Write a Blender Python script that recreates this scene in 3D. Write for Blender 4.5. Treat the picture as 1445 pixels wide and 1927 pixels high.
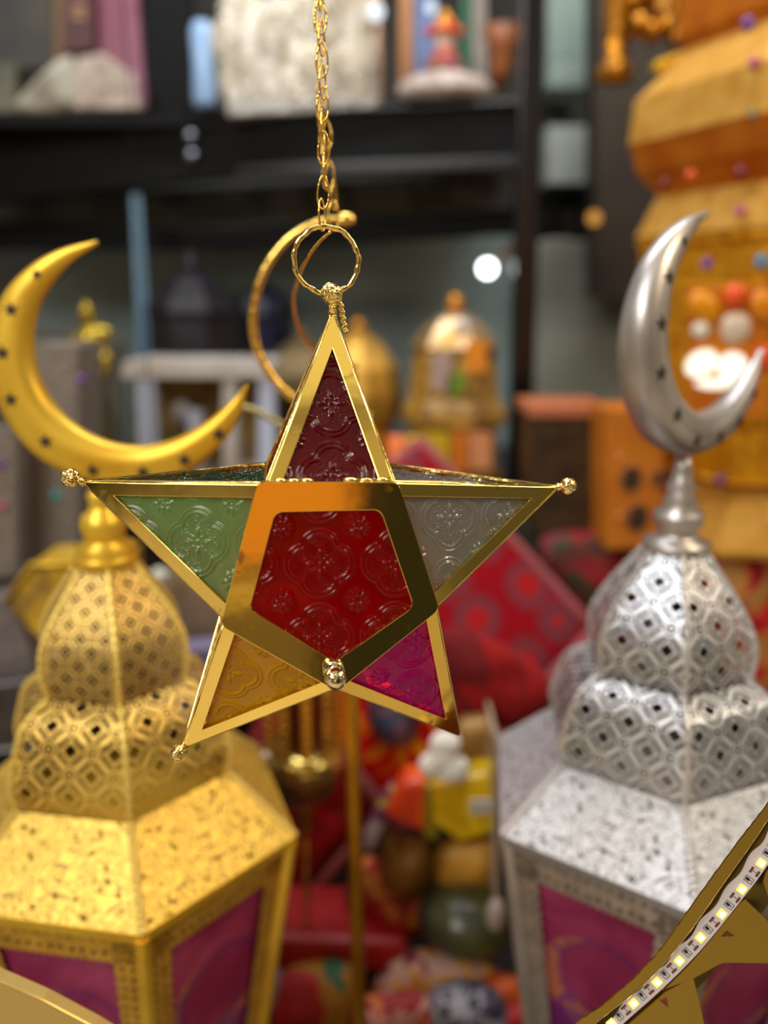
import bpy, bmesh, math, random
import numpy as np
from math import sin, cos, radians, pi
from mathutils import Vector, Matrix
random.seed(7)
for o in list(bpy.data.objects): bpy.data.objects.remove(o, do_unlink=True)
SC = bpy.context.scene
COL = SC.collection
# ------------------------------------------------------------------ camera
F = 1600.0; PITCH = radians(14); CAM = np.array([0, 0, 1.5])
cd = bpy.data.cameras.new('camera'); cam = bpy.data.objects.new('camera', cd); COL.objects.link(cam)
cam.location = CAM; cam.rotation_euler = (radians(90) - PITCH, 0, 0)
cd.sensor_fit = 'HORIZONTAL'; cd.sensor_width = 36; cd.lens = F / 1445 * 36
cd.clip_start = 0.05; cd.clip_end = 60
cd.dof.use_dof = True; cd.dof.focus_distance = 0.535; cd.dof.aperture_fstop = 2.7; cd.dof.aperture_blades = 0
SC.camera = cam
SC.view_settings.view_transform = 'Standard'; SC.view_settings.look = 'None'
SC.view_settings.gamma = 1; SC.view_settings.use_curve_mapping = False
SC.view_settings.exposure = -0.10

def lin(c):
    return tuple(((v / 255) / 12.92 if v / 255 <= .04045 else ((v / 255 + .055) / 1.055) ** 2.4) for v in c) + (1,)

# ------------------------------------------------------------------ world: unseen shop, dim, speckled with lamps, patches added for the brass to reflect
W = bpy.data.worlds.new('shop'); SC.world = W; W.use_nodes = True
nt = W.node_tree; N = nt.nodes; L = nt.links; N.clear()
out = N.new('ShaderNodeOutputWorld'); bg = N.new('ShaderNodeBackground'); L.new(bg.outputs[0], out.inputs[0])
tc = N.new('ShaderNodeTexCoord')
def wm(op, a, b=0., c=0.):
    x = N.new('ShaderNodeMath'); x.operation = op
    for k, v in enumerate((a, b, c)):
        if isinstance(v, bpy.types.NodeSocket): L.new(v, x.inputs[k])
        else: x.inputs[k].default_value = v
    return x.outputs[0]
sx = N.new('ShaderNodeSeparateXYZ'); L.new(tc.outputs['Generated'], sx.inputs[0])
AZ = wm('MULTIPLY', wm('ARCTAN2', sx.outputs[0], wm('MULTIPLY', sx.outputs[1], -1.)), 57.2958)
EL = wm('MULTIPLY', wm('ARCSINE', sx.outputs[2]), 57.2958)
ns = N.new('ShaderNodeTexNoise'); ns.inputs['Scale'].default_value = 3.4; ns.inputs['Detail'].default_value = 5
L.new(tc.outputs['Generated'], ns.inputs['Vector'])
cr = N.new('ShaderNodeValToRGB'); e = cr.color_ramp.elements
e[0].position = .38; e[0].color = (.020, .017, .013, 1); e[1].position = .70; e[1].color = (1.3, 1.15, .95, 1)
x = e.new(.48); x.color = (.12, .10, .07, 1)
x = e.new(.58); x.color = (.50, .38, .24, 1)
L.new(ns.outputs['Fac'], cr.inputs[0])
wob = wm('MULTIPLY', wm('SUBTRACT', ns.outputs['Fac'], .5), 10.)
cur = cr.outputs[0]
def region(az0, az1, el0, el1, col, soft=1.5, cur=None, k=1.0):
    """patch added to the surroundings for the brass to reflect: azimuth/elevation box in degrees"""
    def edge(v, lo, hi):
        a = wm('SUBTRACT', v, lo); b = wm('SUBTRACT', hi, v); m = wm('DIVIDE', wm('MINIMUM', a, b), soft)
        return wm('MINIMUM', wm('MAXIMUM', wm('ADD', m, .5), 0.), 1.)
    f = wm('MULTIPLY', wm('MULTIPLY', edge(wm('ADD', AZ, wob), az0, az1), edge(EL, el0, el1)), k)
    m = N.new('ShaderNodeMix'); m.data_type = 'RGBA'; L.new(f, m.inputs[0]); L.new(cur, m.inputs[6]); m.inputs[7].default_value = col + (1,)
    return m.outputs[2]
cur = region(-30, 13, -19, 6, (.17, .12, .06), 3, cur)          # brown patch added for the door plate's lower left
cur = region(10.5, 48, -40, 14, (.030, .028, .020), 2, cur)        # dark patch added to blacken the plate's right side
cur = region(-8, 12, -10.5, 7, (.72, .29, .05), 1.5, cur)        # added orange glow that the plate's upper left reflects
cur = region(-9, 11, -13.2, -11.9, (.62, .44, .16), .6, cur)     # thin bright line added under the glow
cur = region(-20, 30, 38, 49, (.52, .44, .28), 3, cur)           # pale patch added overhead for the top arm's frames
cur = region(-25, 25, 50.5, 70, (.95, .84, .55), 1.5, cur)      # bright patch added higher up for the top arm's frames
cur = region(50, 90, -2, 14, (.10, .09, .06), 3, cur)  # dark patch added for the right arm's frames
cur = region(-75, -30, -6, 2.6, (.62, .52, .36), 2, cur)  # pale patch added for the left arm's lower frame
vo = N.new('ShaderNodeTexVoronoi'); vo.inputs['Scale'].default_value = 5.5
L.new(tc.outputs['Generated'], vo.inputs['Vector'])
mm = wm('MULTIPLY', wm('LESS_THAN', vo.outputs['Distance'], .15), wm('GREATER_THAN', EL, 12.))
mx = N.new('ShaderNodeMix'); mx.data_type = 'RGBA'; L.new(mm, mx.inputs[0]); L.new(cur, mx.inputs[6])
mx.inputs[7].default_value = (8, 7.4, 6.6, 1)
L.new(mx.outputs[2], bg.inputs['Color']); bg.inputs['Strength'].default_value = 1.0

def area(name, loc, target, size, power, color=(1, 1, 1)):
    d = bpy.data.lights.new(name, 'AREA'); d.shape = 'RECTANGLE'; d.size = size[0]; d.size_y = size[1]; d.energy = power; d.color = color
    o = bpy.data.objects.new(name, d); COL.objects.link(o); o.location = loc
    o.rotation_euler = (Vector(target) - Vector(loc)).to_track_quat('-Z', 'Y').to_euler()
    return o
area('unseen_overhead_light', (-1.2, -.3, 2.9), (.2, .9, 1.0), (1.0, .6), 17, (.90, .95, 1))
area('unseen_overhead_light', (1.7, .1, 2.6), (-.2, .9, .95), (.8, .5), 11, (1, .84, .60))
area('unseen_overhead_light', (.1, 1.35, 3.1), (.1, 2.0, 1.2), (1.8, .4), 34, (.95, .98, 1))  # unseen lamp added to brighten the back of the shop
area('unseen_overhead_light', (-1.5, -1.6, 2.9), (0, -.7, 0), (1.2, .8), 46, (1, .95, .85))  # unseen lamp added to light the floor that the lower arms reflect

sd = bpy.data.lights.new('added_warm_spot', 'SPOT'); sd.energy = 46; sd.color = (1, .74, .40); sd.spot_size = radians(20); sd.spot_blend = .5; sd.shadow_soft_size = .06  # unseen spot added to warm the gold lantern's right faces
so = bpy.data.objects.new('added_warm_spot', sd); COL.objects.link(so); so.location = (1.15, .35, 2.6)
so.rotation_euler = (Vector((-.17, .72, .98)) - Vector((1.15, .35, 2.6))).to_track_quat('-Z', 'Y').to_euler()

# ------------------------------------------------------------------ projection helpers
RT = np.array([1, 0, 0.]); FW = np.array([0, cos(PITCH), -sin(PITCH)]); UP = np.array([0, sin(PITCH), cos(PITCH)])
def ray(px, py): return FW + RT * (px - 722.5) / F - UP * (py - 963.5) / F
def at(px, py, Y):
    d = ray(px, py); return CAM + d * Y / d[1]
def V3(a): return np.array([a[0], a[1], a[2]], float)

# ------------------------------------------------------------------ materials
class NB:
    def __init__(s, name):
        s.m = bpy.data.materials.new(name); s.m.use_nodes = True; s.nt = s.m.node_tree; s.nt.nodes.clear()
        s.out = s.n('ShaderNodeOutputMaterial')
    def n(s, t, **k):
        x = s.nt.nodes.new(t)
        for a, b in k.items(): setattr(x, a, b)
        return x
    def set(s, sock, v):
        if hasattr(v, 'is_output') or isinstance(v, bpy.types.NodeSocket): s.nt.links.new(v, sock)
        else: sock.default_value = v
    def M(s, op, a, b=0., c=0.):
        x = s.n('ShaderNodeMath', operation=op); s.set(x.inputs[0], a); s.set(x.inputs[1], b); s.set(x.inputs[2], c); return x.outputs[0]
    def mix(s, f, a, b):
        x = s.n('ShaderNodeMix', data_type='RGBA'); s.set(x.inputs[0], f); s.set(x.inputs[6], a); s.set(x.inputs[7], b); return x.outputs[2]
    def coord(s, which='Object'): return s.n('ShaderNodeTexCoord').outputs[which]
    def noise(s, scale, detail=3, vec=None, dist=0.):
        x = s.n('ShaderNodeTexNoise'); x.inputs['Scale'].default_value = scale; x.inputs['Detail'].default_value = detail
        x.inputs['Distortion'].default_value = dist
        s.nt.links.new(vec if vec is not None else s.coord(), x.inputs['Vector']); return x
    def voro(s, scale, vec=None, feat='F1'):
        x = s.n('ShaderNodeTexVoronoi', feature=feat); x.inputs['Scale'].default_value = scale
        s.nt.links.new(vec if vec is not None else s.coord(), x.inputs['Vector']); return x
    def ramp(s, f, stops, const=False):
        x = s.n('ShaderNodeValToRGB'); e = x.color_ramp.elements
        if const: x.color_ramp.interpolation = 'CONSTANT'
        e[0].position = stops[0][0]; e[0].color = stops[0][1]; e[1].position = stops[-1][0]; e[1].color = stops[-1][1]
        for p, c in stops[1:-1]: q = e.new(p); q.color = c
        s.set(x.inputs[0], f); return x.outputs[0]
    def bsdf(s, color=(.8, .8, .8, 1), rough=.5, metal=0., **k):
        p = s.n('ShaderNodeBsdfPrincipled'); s.set(p.inputs['Base Color'], color); s.set(p.inputs['Roughness'], rough); s.set(p.inputs['Metallic'], metal)
        for a, b in k.items(): s.set(p.inputs[a.replace('_', ' ')], b)
        return p
    def bump(s, h, strength=.5, dist=.001):
        x = s.n('ShaderNodeBump'); s.set(x.inputs['Height'], h); x.inputs['Strength'].default_value = strength; x.inputs['Distance'].default_value = dist; return x.outputs[0]
    def done(s, sh): s.nt.links.new(sh, s.out.inputs[0]); return s.m

def plain(name, c, rough=.5, metal=0., c2=None, scale=20., bump=0., bscale=60., **k):
    b = NB(name); col = lin(c)
    if c2: col = b.ramp(b.noise(scale).outputs['Fac'], [(.38, lin(c)), (.62, lin(c2))])
    p = b.bsdf(col, rough, metal, **k)
    if bump: b.nt.links.new(b.bump(b.noise(bscale).outputs['Fac'], 1.0, bump), p.inputs['Normal'])
    return b.done(p.outputs[0])

GOLD = (1.0, .70, .17, 1)
def polished(name, col, rough=.06, bump=.00010, bscale=40, stain=True):
    b = NB(name); n = b.noise(60, 5); r = b.ramp(n.outputs['Fac'], [(.6, (rough,) * 3 + (1,)), (.75, (.32,) * 3 + (1,))]) if stain else rough
    c = b.mix(b.ramp(n.outputs['Fac'], [(.64, (0, 0, 0, 1)), (.70, (.6, .6, .6, 1))]), col, (.30, .17, .05, 1)) if stain else col
    p = b.bsdf(c, r, 1.0)
    b.nt.links.new(b.bump(b.noise(bscale, 2).outputs['Fac'], 1.0, bump), p.inputs['Normal'])
    return b.done(p.outputs[0])
M_GOLD = polished('polished_brass', GOLD)
M_GOLD_EDGE = polished('bright_brass', (1, .76, .26, 1), .12, .0003, 120, False)
M_BALL = polished('hammered_brass', (1, .76, .30, 1), .08, .004, 180, False)
M_WIRE = polished('brass_wire', (1, .66, .16, 1), .16, .001, 200, False)
M_KNOB = polished('pale_brass', (1, .84, .55, 1), .08, .002, 90, False)

def uvd(b, cell, u0=0., v0=0.):
    s = b.n('ShaderNodeSeparateXYZ'); b.nt.links.new(b.coord('UV'), s.inputs[0])
    return b.M('DIVIDE', s.outputs[0], cell), b.M('DIVIDE', s.outputs[1], cell)

def pierced(name, col, rough, cell=.045, holes=True):
    """sheet metal punched with diamond rosettes, slots and dots (uv in metres)"""
    b = NB(name); u, v = uvd(b, cell)
    p = b.M('ADD', u, v); q = b.M('SUBTRACT', u, v)
    fp = b.M('ABSOLUTE', b.M('SUBTRACT', b.M('FRACT', p), .5)); fq = b.M('ABSOLUTE', b.M('SUBTRACT', b.M('FRACT', q), .5))
    a = b.M('MAXIMUM', fp, fq); mn = b.M('MINIMUM', fp, fq)
    h1 = b.M('LESS_THAN', a, .175)
    h2 = b.M('MULTIPLY', b.M('MULTIPLY', b.M('GREATER_THAN', a, .27), b.M('LESS_THAN', a, .40)), b.M('LESS_THAN', mn, .27))
    r = b.M('SQRT', b.M('ADD', b.M('POWER', b.M('SUBTRACT', .5, fp), 2.), b.M('POWER', b.M('SUBTRACT', .5, fq), 2.)))
    h3 = b.M('LESS_THAN', r, .07)
    h4 = b.M('MULTIPLY', b.M('LESS_THAN', b.M('ABSOLUTE', b.M('SUBTRACT', r, .16)), .035), b.M('GREATER_THAN', b.voro(170).outputs['Distance'], .35))
    h = b.M('MINIMUM', b.M('ADD', b.M('ADD', h1, h2), b.M('ADD', h3, h4)), 1.)
    n = b.noise(900, 2); bf = b.n('ShaderNodeNewGeometry').outputs['Backfacing']  # back side coloured dark: the lantern's inner shade seen through the holes
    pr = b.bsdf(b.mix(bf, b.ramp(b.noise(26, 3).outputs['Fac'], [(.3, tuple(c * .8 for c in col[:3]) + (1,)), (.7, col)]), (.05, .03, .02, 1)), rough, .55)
    b.nt.links.new(b.bump(b.M('ADD', b.M('MULTIPLY', a, 1.0), b.M('MULTIPLY', n.outputs['Fac'], .25)), .5, .0008), pr.inputs['Normal'])
    tr = b.n('ShaderNodeBsdfTransparent'); ms = b.n('ShaderNodeMixShader')
    b.set(ms.inputs[0], h); b.nt.links.new(pr.outputs[0], ms.inputs[1]); b.nt.links.new(tr.outputs[0], ms.inputs[2])
    return b.done(ms.outputs[0])
def embossed(name, col, rough, dark=(.10, .06, .03, 1)):
    """sheet with swirling paisley relief and small cut holes"""
    b = NB(name); u, v = uvd(b, 1.)
    cv = b.n('ShaderNodeCombineXYZ'); b.set(cv.inputs[0], u); b.set(cv.inputs[1], v)
    w = b.noise(34, 2, cv.outputs[0], 1.4)
    wv = b.M('SINE', b.M('MULTIPLY', w.outputs['Fac'], 62.))
    vd = b.voro(95, cv.outputs[0]).outputs['Distance']
    big = b.voro(26, cv.outputs[0]).outputs['Distance']
    ring = b.M('SINE', b.M('MULTIPLY', big, 22.))
    hole = b.M('MULTIPLY', b.M('LESS_THAN', vd, .27), b.M('GREATER_THAN', b.noise(38, 2, cv.outputs[0]).outputs['Fac'], .50))
    bf = b.n('ShaderNodeNewGeometry').outputs['Backfacing']  # interior shade is put into the dark back-side colour
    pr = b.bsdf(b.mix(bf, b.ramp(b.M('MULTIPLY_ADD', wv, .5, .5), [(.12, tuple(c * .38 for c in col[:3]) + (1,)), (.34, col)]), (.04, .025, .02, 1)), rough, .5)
    h = b.M('ADD', b.M('MULTIPLY', wv, .6), b.M('MULTIPLY', ring, .5))
    b.nt.links.new(b.bump(h, .35, .0003), pr.inputs['Normal'])
    tr = b.n('ShaderNodeBsdfTransparent'); ms = b.n('ShaderNodeMixShader')
    b.set(ms.inputs[0], hole); b.nt.links.new(pr.outputs[0], ms.inputs[1]); b.nt.links.new(tr.outputs[0], ms.inputs[2])
    return b.done(ms.outputs[0])
def lattice(name, col, rough, cell=.012):
    """narrow filigree border: chain of small loops"""
    b = NB(name); u, v = uvd(b, cell)
    fu = b.M('SUBTRACT', b.M('FRACT', u), .5); fv = b.M('SUBTRACT', b.M('FRACT', v), .5)
    r = b.M('SQRT', b.M('ADD', b.M('MULTIPLY', fu, fu), b.M('MULTIPLY', b.M('MULTIPLY', fv, fv), 2.)))
    h = b.M('LESS_THAN', r, .20)
    pr = b.bsdf(b.ramp(b.noise(60).outputs['Fac'], [(.35, tuple(c * .7 for c in col[:3]) + (1,)), (.65, col)]), rough, .8)
    b.nt.links.new(b.bump(b.M('MINIMUM', r, .4), .8, .003), pr.inputs['Normal'])
    tr = b.n('ShaderNodeBsdfTransparent'); ms = b.n('ShaderNodeMixShader')
    b.set(ms.inputs[0], h); b.nt.links.new(pr.outputs[0], ms.inputs[1]); b.nt.links.new(tr.outputs[0], ms.inputs[2])
    return b.done(ms.outputs[0])
def picture(name):
    """printed glass: magenta picture with a gold and violet crescent"""
    b = NB(name); u, v = uvd(b, 1.)
    def circ(cx, cy, r):
        d = b.M('SQRT', b.M('ADD', b.M('POWER', b.M('SUBTRACT', u, cx), 2.), b.M('POWER', b.M('SUBTRACT', v, cy), 2.)))
        return b.M('DIVIDE', d, r)
    c1 = circ(.0, -.150, .062); c2 = circ(.010, -.138, .050)
    cres = b.M('MULTIPLY', b.M('LESS_THAN', c1, 1.), b.M('GREATER_THAN', c2, 1.))
    n = b.noise(9, 3, None, .6).outputs['Fac']
    base = b.ramp(n, [(.30, lin((112, 22, 58))), (.5, lin((134, 34, 76))), (.68, lin((166, 66, 104)))])
    g = b.ramp(b.noise(60, 3, None, 1.).outputs['Fac'], [(.35, lin((110, 40, 120))), (.5, lin((190, 120, 40))), (.65, lin((150, 60, 100)))])
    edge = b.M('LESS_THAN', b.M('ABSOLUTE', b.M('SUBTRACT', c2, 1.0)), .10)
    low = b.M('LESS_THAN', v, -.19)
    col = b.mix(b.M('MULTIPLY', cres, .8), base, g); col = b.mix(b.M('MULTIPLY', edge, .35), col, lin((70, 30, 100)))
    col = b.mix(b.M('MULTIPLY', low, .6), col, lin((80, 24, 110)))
    p = b.bsdf(col, .28, 0.); return b.done(p.outputs[0])

def glass(name, c, dense=.5, sparkle=1.0, glow=.0):
    """pressed coloured glass: tinted see-through + light scattered in the sheet + surface gloss"""
    b = NB(name); col = lin(c)
    tr = b.n('ShaderNodeBsdfRefraction'); b.set(tr.inputs['Color'], col); tr.inputs['IOR'].default_value = 1.35; tr.inputs['Roughness'].default_value = .04
    tp = b.n('ShaderNodeBsdfTransparent'); b.set(tp.inputs['Color'], col)
    tl = b.n('ShaderNodeBsdfTranslucent'); b.set(tl.inputs['Color'], col)
    df = b.n('ShaderNodeBsdfDiffuse'); b.set(df.inputs['Color'], col)
    m0 = b.n('ShaderNodeMixShader'); m0.inputs[0].default_value = .35; b.nt.links.new(tr.outputs[0], m0.inputs[1]); b.nt.links.new(tp.outputs[0], m0.inputs[2])
    m1 = b.n('ShaderNodeMixShader'); m1.inputs[0].default_value = .5; b.nt.links.new(tl.outputs[0], m1.inputs[1]); b.nt.links.new(df.outputs[0], m1.inputs[2])
    m2 = b.n('ShaderNodeMixShader'); m2.inputs[0].default_value = dense; b.nt.links.new(m0.outputs[0], m2.inputs[1]); b.nt.links.new(m1.outputs[0], m2.inputs[2])
    gl = b.n('ShaderNodeBsdfGlossy'); gl.inputs['Roughness'].default_value = .06
    fr = b.n('ShaderNodeFresnel'); fr.inputs['IOR'].default_value = 1.5
    m3 = b.n('ShaderNodeMixShader'); b.set(m3.inputs[0], b.M('MULTIPLY', fr.outputs[0], sparkle)); b.nt.links.new(m2.outputs[0], m3.inputs[1]); b.nt.links.new(gl.outputs[0], m3.inputs[2])
    return b.done(m3.outputs[0])
def emit(name, c, s):
    b = NB(name); e = b.n('ShaderNodeEmission'); e.inputs[0].default_value = lin(c); e.inputs[1].default_value = s; return b.done(e.outputs[0])
def patches(name, cols, scale=14, rough=.7, dist=1.2, rnd=None):
    b = NB(name); n = b.noise(scale, 2, None, dist).outputs['Fac']; k = len(cols)
    st = [(.30 + .40 * i / max(1, k - 1), lin(c)) for i, c in enumerate(cols)]
    p = b.bsdf(b.ramp(n, st, True), rough); return b.done(p.outputs[0])

# ------------------------------------------------------------------ mesh helpers
def mesh_obj(name, Vs, Fs, mat, parent=None, smooth=False, uv=None, origin=None):
    """Vs in world metres. A part shares the frame of its root empty; a lone thing gets its origin at its base."""
    Vs = np.asarray(Vs, float)
    root = parent
    while root is not None and root.parent is not None: root = root.parent
    if root is not None: org = np.array(root.location)
    else:
        org = np.array([(Vs[:, 0].min() + Vs[:, 0].max()) / 2, (Vs[:, 1].min() + Vs[:, 1].max()) / 2, Vs[:, 2].min()]) if origin is None else np.array(origin)
    me = bpy.data.meshes.new(name); me.from_pydata((Vs - org).tolist(), [], [list(map(int, f)) for f in Fs]); me.validate(); me.update()
    if uv is not None:
        ul = me.uv_layers.new(name='uv')
        for l in me.loops: ul.data[l.index].uv = uv[l.vertex_index]
    if smooth: me.polygons.foreach_set('use_smooth', [True] * len(me.polygons))
    me.materials.append(mat)
    o = bpy.data.objects.new(name, me); COL.objects.link(o)
    if parent is not None: o.parent = parent
    else: o.location = org
    return o
def fixn(o):
    bm = bmesh.new(); bm.from_mesh(o.data); bmesh.ops.recalc_face_normals(bm, faces=bm.faces); bm.to_mesh(o.data); bm.free(); return o
def bevel(o, w, seg=2):
    m = o.modifiers.new('bevel', 'BEVEL'); m.width = w; m.segments = seg; m.limit_method = 'ANGLE'; return o
def sub(o, n=1):
    m = o.modifiers.new('subdivision', 'SUBSURF'); m.levels = n; m.render_levels = n; return o
def empty(name, loc, label, cat, group=None):
    o = bpy.data.objects.new(name, None); o.empty_display_size = .03; COL.objects.link(o); o.location = tuple(loc)
    o['label'] = label; o['category'] = cat
    if group: o['group'] = group
    return o
def tag(o, label, cat, group=None, kind=None):
    o['label'] = label; o['category'] = cat
    if group: o['group'] = group
    if kind: o['kind'] = kind
    return o
def struct(o): o['kind'] = 'structure'; return o
class G:
    """geometry collector"""
    def __init__(s): s.v = []; s.f = []; s.uv = []
    def add(s, V, Fc, uv=None):
        n = len(s.v); s.v += [list(p) for p in V]; s.f += [[i + n for i in f] for f in Fc]
        s.uv += list(uv) if uv is not None else [(0, 0)] * len(V); return s
    def build(s, name, mat, parent=None, smooth=False, fix=True):
        o = mesh_obj(name, s.v, s.f, mat, parent, smooth, s.uv)
        return fixn(o) if fix else o
def prism(front, back):
    n = len(front); V = list(front) + list(back)
    return V, [list(range(n)), list(range(2 * n - 1, n - 1, -1))] + [[i, i + n, (i + 1) % n + n, (i + 1) % n] for i in range(n)]
def slab(pts, Y, depth):
    """extrude an outline seen in the picture straight back along the shop's depth axis"""
    Ys = Y if isinstance(Y, (list, tuple)) else [Y] * len(pts)
    f = [at(p[0], p[1], y) for p, y in zip(pts, Ys)]
    return prism(f, [q + np.array([0, depth, 0]) for q in f])
def box(x0, x1, y0, y1, z0, z1):
    f = [(x0, y0, z0), (x1, y0, z0), (x1, y0, z1), (x0, y0, z1)]
    return prism(f, [(a, y1, c) for a, _, c in f])
def lathe(cx, cy, prof, seg=24, th=0., flat=False, cap=True):
    """prof = [(z,R)...] top or bottom first"""
    V = []; Fc = []; uv = []; h = 0
    for i, (z, R) in enumerate(prof):
        if i: h += math.hypot(z - prof[i - 1][0], R - prof[i - 1][1])
        for k in range(seg):
            a = th + 2 * pi * k / seg; V.append((cx + R * sin(a), cy - R * cos(a), z)); uv.append((R * 2 * pi * k / seg, h))
    for i in range(len(prof) - 1):
        for k in range(seg):
            Fc.append([i * seg + k, i * seg + (k + 1) % seg, (i + 1) * seg + (k + 1) % seg, (i + 1) * seg + k])
    if cap: Fc.append(list(range(seg))); Fc.append(list(range((len(prof) - 1) * seg, len(prof) * seg)))
    return V, Fc, uv
def frame_axes(d):
    d = d / np.linalg.norm(d); r = np.array([0, 0, 1.]) if abs(d[2]) < .9 else np.array([0, 1., 0])
    a = np.cross(d, r); a /= np.linalg.norm(a); return a, np.cross(d, a)
def tube(P, r, seg=8, closed=False, ry=None):
    P = [V3(p) for p in P]; n = len(P); R = r if isinstance(r, (list, tuple)) else [r] * n; V = []; Fc = []
    pa = None
    for i in range(n):
        if closed: d = P[(i + 1) % n] - P[i - 1]
        else: d = P[min(i + 1, n - 1)] - P[max(i - 1, 0)]
        d = d / np.linalg.norm(d)
        if pa is None: a, b = frame_axes(d)
        else: a = pa - d * (pa @ d); a /= np.linalg.norm(a); b = np.cross(d, a)
        pa = a
        for k in range(seg):
            t = 2 * pi * k / seg; V.append(P[i] + R[i] * (a * cos(t) + b * sin(t)))
    m = n if closed else n - 1
    for i in range(m):
        j = (i + 1) % n
        for k in range(seg): Fc.append([i * seg + k, i * seg + (k + 1) % seg, j * seg + (k + 1) % seg, j * seg + k])
    if not closed: Fc.append(list(range(seg))); Fc.append(list(range((n - 1) * seg, n * seg)))
    return V, Fc
def sphere(c, r, seg=20, rings=12, sc=(1, 1, 1)):
    V = []; Fc = []; c = V3(c)
    for i in range(1, rings):
        p = pi * i / rings
        for k in range(seg):
            t = 2 * pi * k / seg; V.append(c + r * np.array([sin(p) * cos(t) * sc[0], sin(p) * sin(t) * sc[1], cos(p) * sc[2]]))
    V.append(c + np.array([0, 0, r * sc[2]])); V.append(c - np.array([0, 0, r * sc[2]])); a, b = len(V) - 2, len(V) - 1
    for i in range(rings - 2):
        for k in range(seg): Fc.append([i * seg + k, i * seg + (k + 1) % seg, (i + 1) * seg + (k + 1) % seg, (i + 1) * seg + k])
    for k in range(seg):
        Fc.append([a, (k + 1) % seg, k]); o = (rings - 2) * seg; Fc.append([b, o + k, o + (k + 1) % seg])
    return V, Fc
def smoothline(pts, n=60, closed=False):
    """Catmull-Rom through pts"""
    P = [V3(p) if len(p) == 3 else np.array(p, float) for p in pts]; m = len(P); out = []
    segs = m if closed else m - 1; per = max(2, n // segs)
    for i in range(segs):
        if closed: a, b, c, d = P[i - 1], P[i], P[(i + 1) % m], P[(i + 2) % m]
        else: a, b, c, d = P[max(i - 1, 0)], P[i], P[i + 1], P[min(i + 2, m - 1)]
        for j in range(per):
            t = j / per; out.append(.5 * ((2 * b) + (-a + c) * t + (2 * a - 5 * b + 4 * c - d) * t * t + (-a + 3 * b - 3 * c + d) * t ** 3))
    if not closed: out.append(P[-1])
    return out
# ================================================================== THE SETTING
M_BLACK = plain('black_lacquer', (9, 9, 13), .25, 0., c2=(16, 15, 20), scale=6)
M_BLACK2 = plain('black_board', (7, 7, 9), .55, Specular_IOR_Level=.15)
m_wall = plain('shop_wall', (66, 68, 64), .8, c2=(46, 44, 40), scale=1.4)
struct(G().add(*box(-3, 3.2, 3.3, 3.4, 0, 3.2)).build('wall_back', m_wall))
struct(G().add(*box(-3, 3.2, -2.5, 3.4, -.08, 0)).build('floor', plain('cream_tiles', (214, 200, 172), .35, c2=(196, 180, 150), scale=3)))

# display table that carries the tall lanterns and the fabrics
t = empty('display_table', (0, 1.0, 0), 'low dark display table under the tall lanterns and bright fabrics', 'table')
G().add(*box(-1.3, 1.3, .35, 1.62, .46, .50)).build('table_top', plain('dark_wood', (26, 17, 13), .45, c2=(14, 10, 8), scale=9), t)
for sx_ in (-1.24, 1.18):
    for sy_ in (.40, 1.5): G().add(*box(sx_, sx_ + .06, sy_, sy_ + .06, 0, .46)).build('leg', M_BLACK2, t)
# raised counter behind it, carrying the second row of lanterns
t = empty('back_counter', (0, 2.1, 0), 'dark brown counter carrying the row of lanterns behind the star', 'counter')
G().add(*box(-1.7, 1.9, 1.68, 2.5, 1.045, 1.08)).build('counter_top', plain('counter_wood', (30, 22, 18), .4, c2=(44, 30, 20), scale=7), t)
G().add(*box(-1.66, 1.86, 1.74, 2.46, 0, 1.045)).build('cabinet', plain('counter_front', (40, 28, 22), .6, c2=(24, 16, 12), scale=5), t)

# black metal rack
def zc(py, Y): return at(722, py, Y)[2]
RK = empty('shelf_rack', (0, 2.0, 0), 'tall black metal shelf rack with a glossy upright post', 'shelf')
def pxbeam(name, pts, Y, depth, mat=M_BLACK): return bevel(G().add(*slab(pts, Y, depth)).build(name, mat, RK), .004)
pxbeam('post', [(957, 924), (985, -60), (1030, -60), (999, 924)], 1.86, .05)
pxbeam('post', [(262, 280), (262, -60), (362, -60), (358, 280)], 2.12, .03, M_BLACK2)
pxbeam('shelf_beam', [(-120, 392), (-120, 228), (440, 205), (985, 190), (985, 312), (440, 330)], [2.15, 2.15, 2.03, 1.9, 1.9, 2.03], .05, M_BLACK2)
pxbeam('shelf_beam', [(-120, 470), (-120, 415), (440, 430), (985, 388), (985, 440), (440, 470)], [2.3, 2.3, 2.2, 2.1, 2.1, 2.2], .05, M_BLACK2)
pxbeam('rail', [(-120, 245), (-120, 231), (440, 211), (985, 186), (985, 196), (440, 221)], [2.13, 2.13, 2.01, 1.88, 1.88, 2.01], .02)
pxbeam('rail', [(440, 330), (440, 312), (975, 292), (975, 318)], [2.0, 2.0, 1.87, 1.87], .02)
pxbeam('divider', [(733, 195), (733, -40), (748, -40), (748, 195)], 1.95, .04)
zt = at(722, 205, 2.0)[2]
G().add(*box(-1.35, .33, 2.02, 2.75, zt - .03, zt - .005)).build('shelf_board', M_BLACK2, RK)
for (bx, by) in ((359, 256), (361, 292)): G().add(*sphere(at(bx, by, 2.03), .014, 12, 8)).build('bolt', plain('steel_bolt', (150, 155, 170), .25, .9), RK, True)
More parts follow.
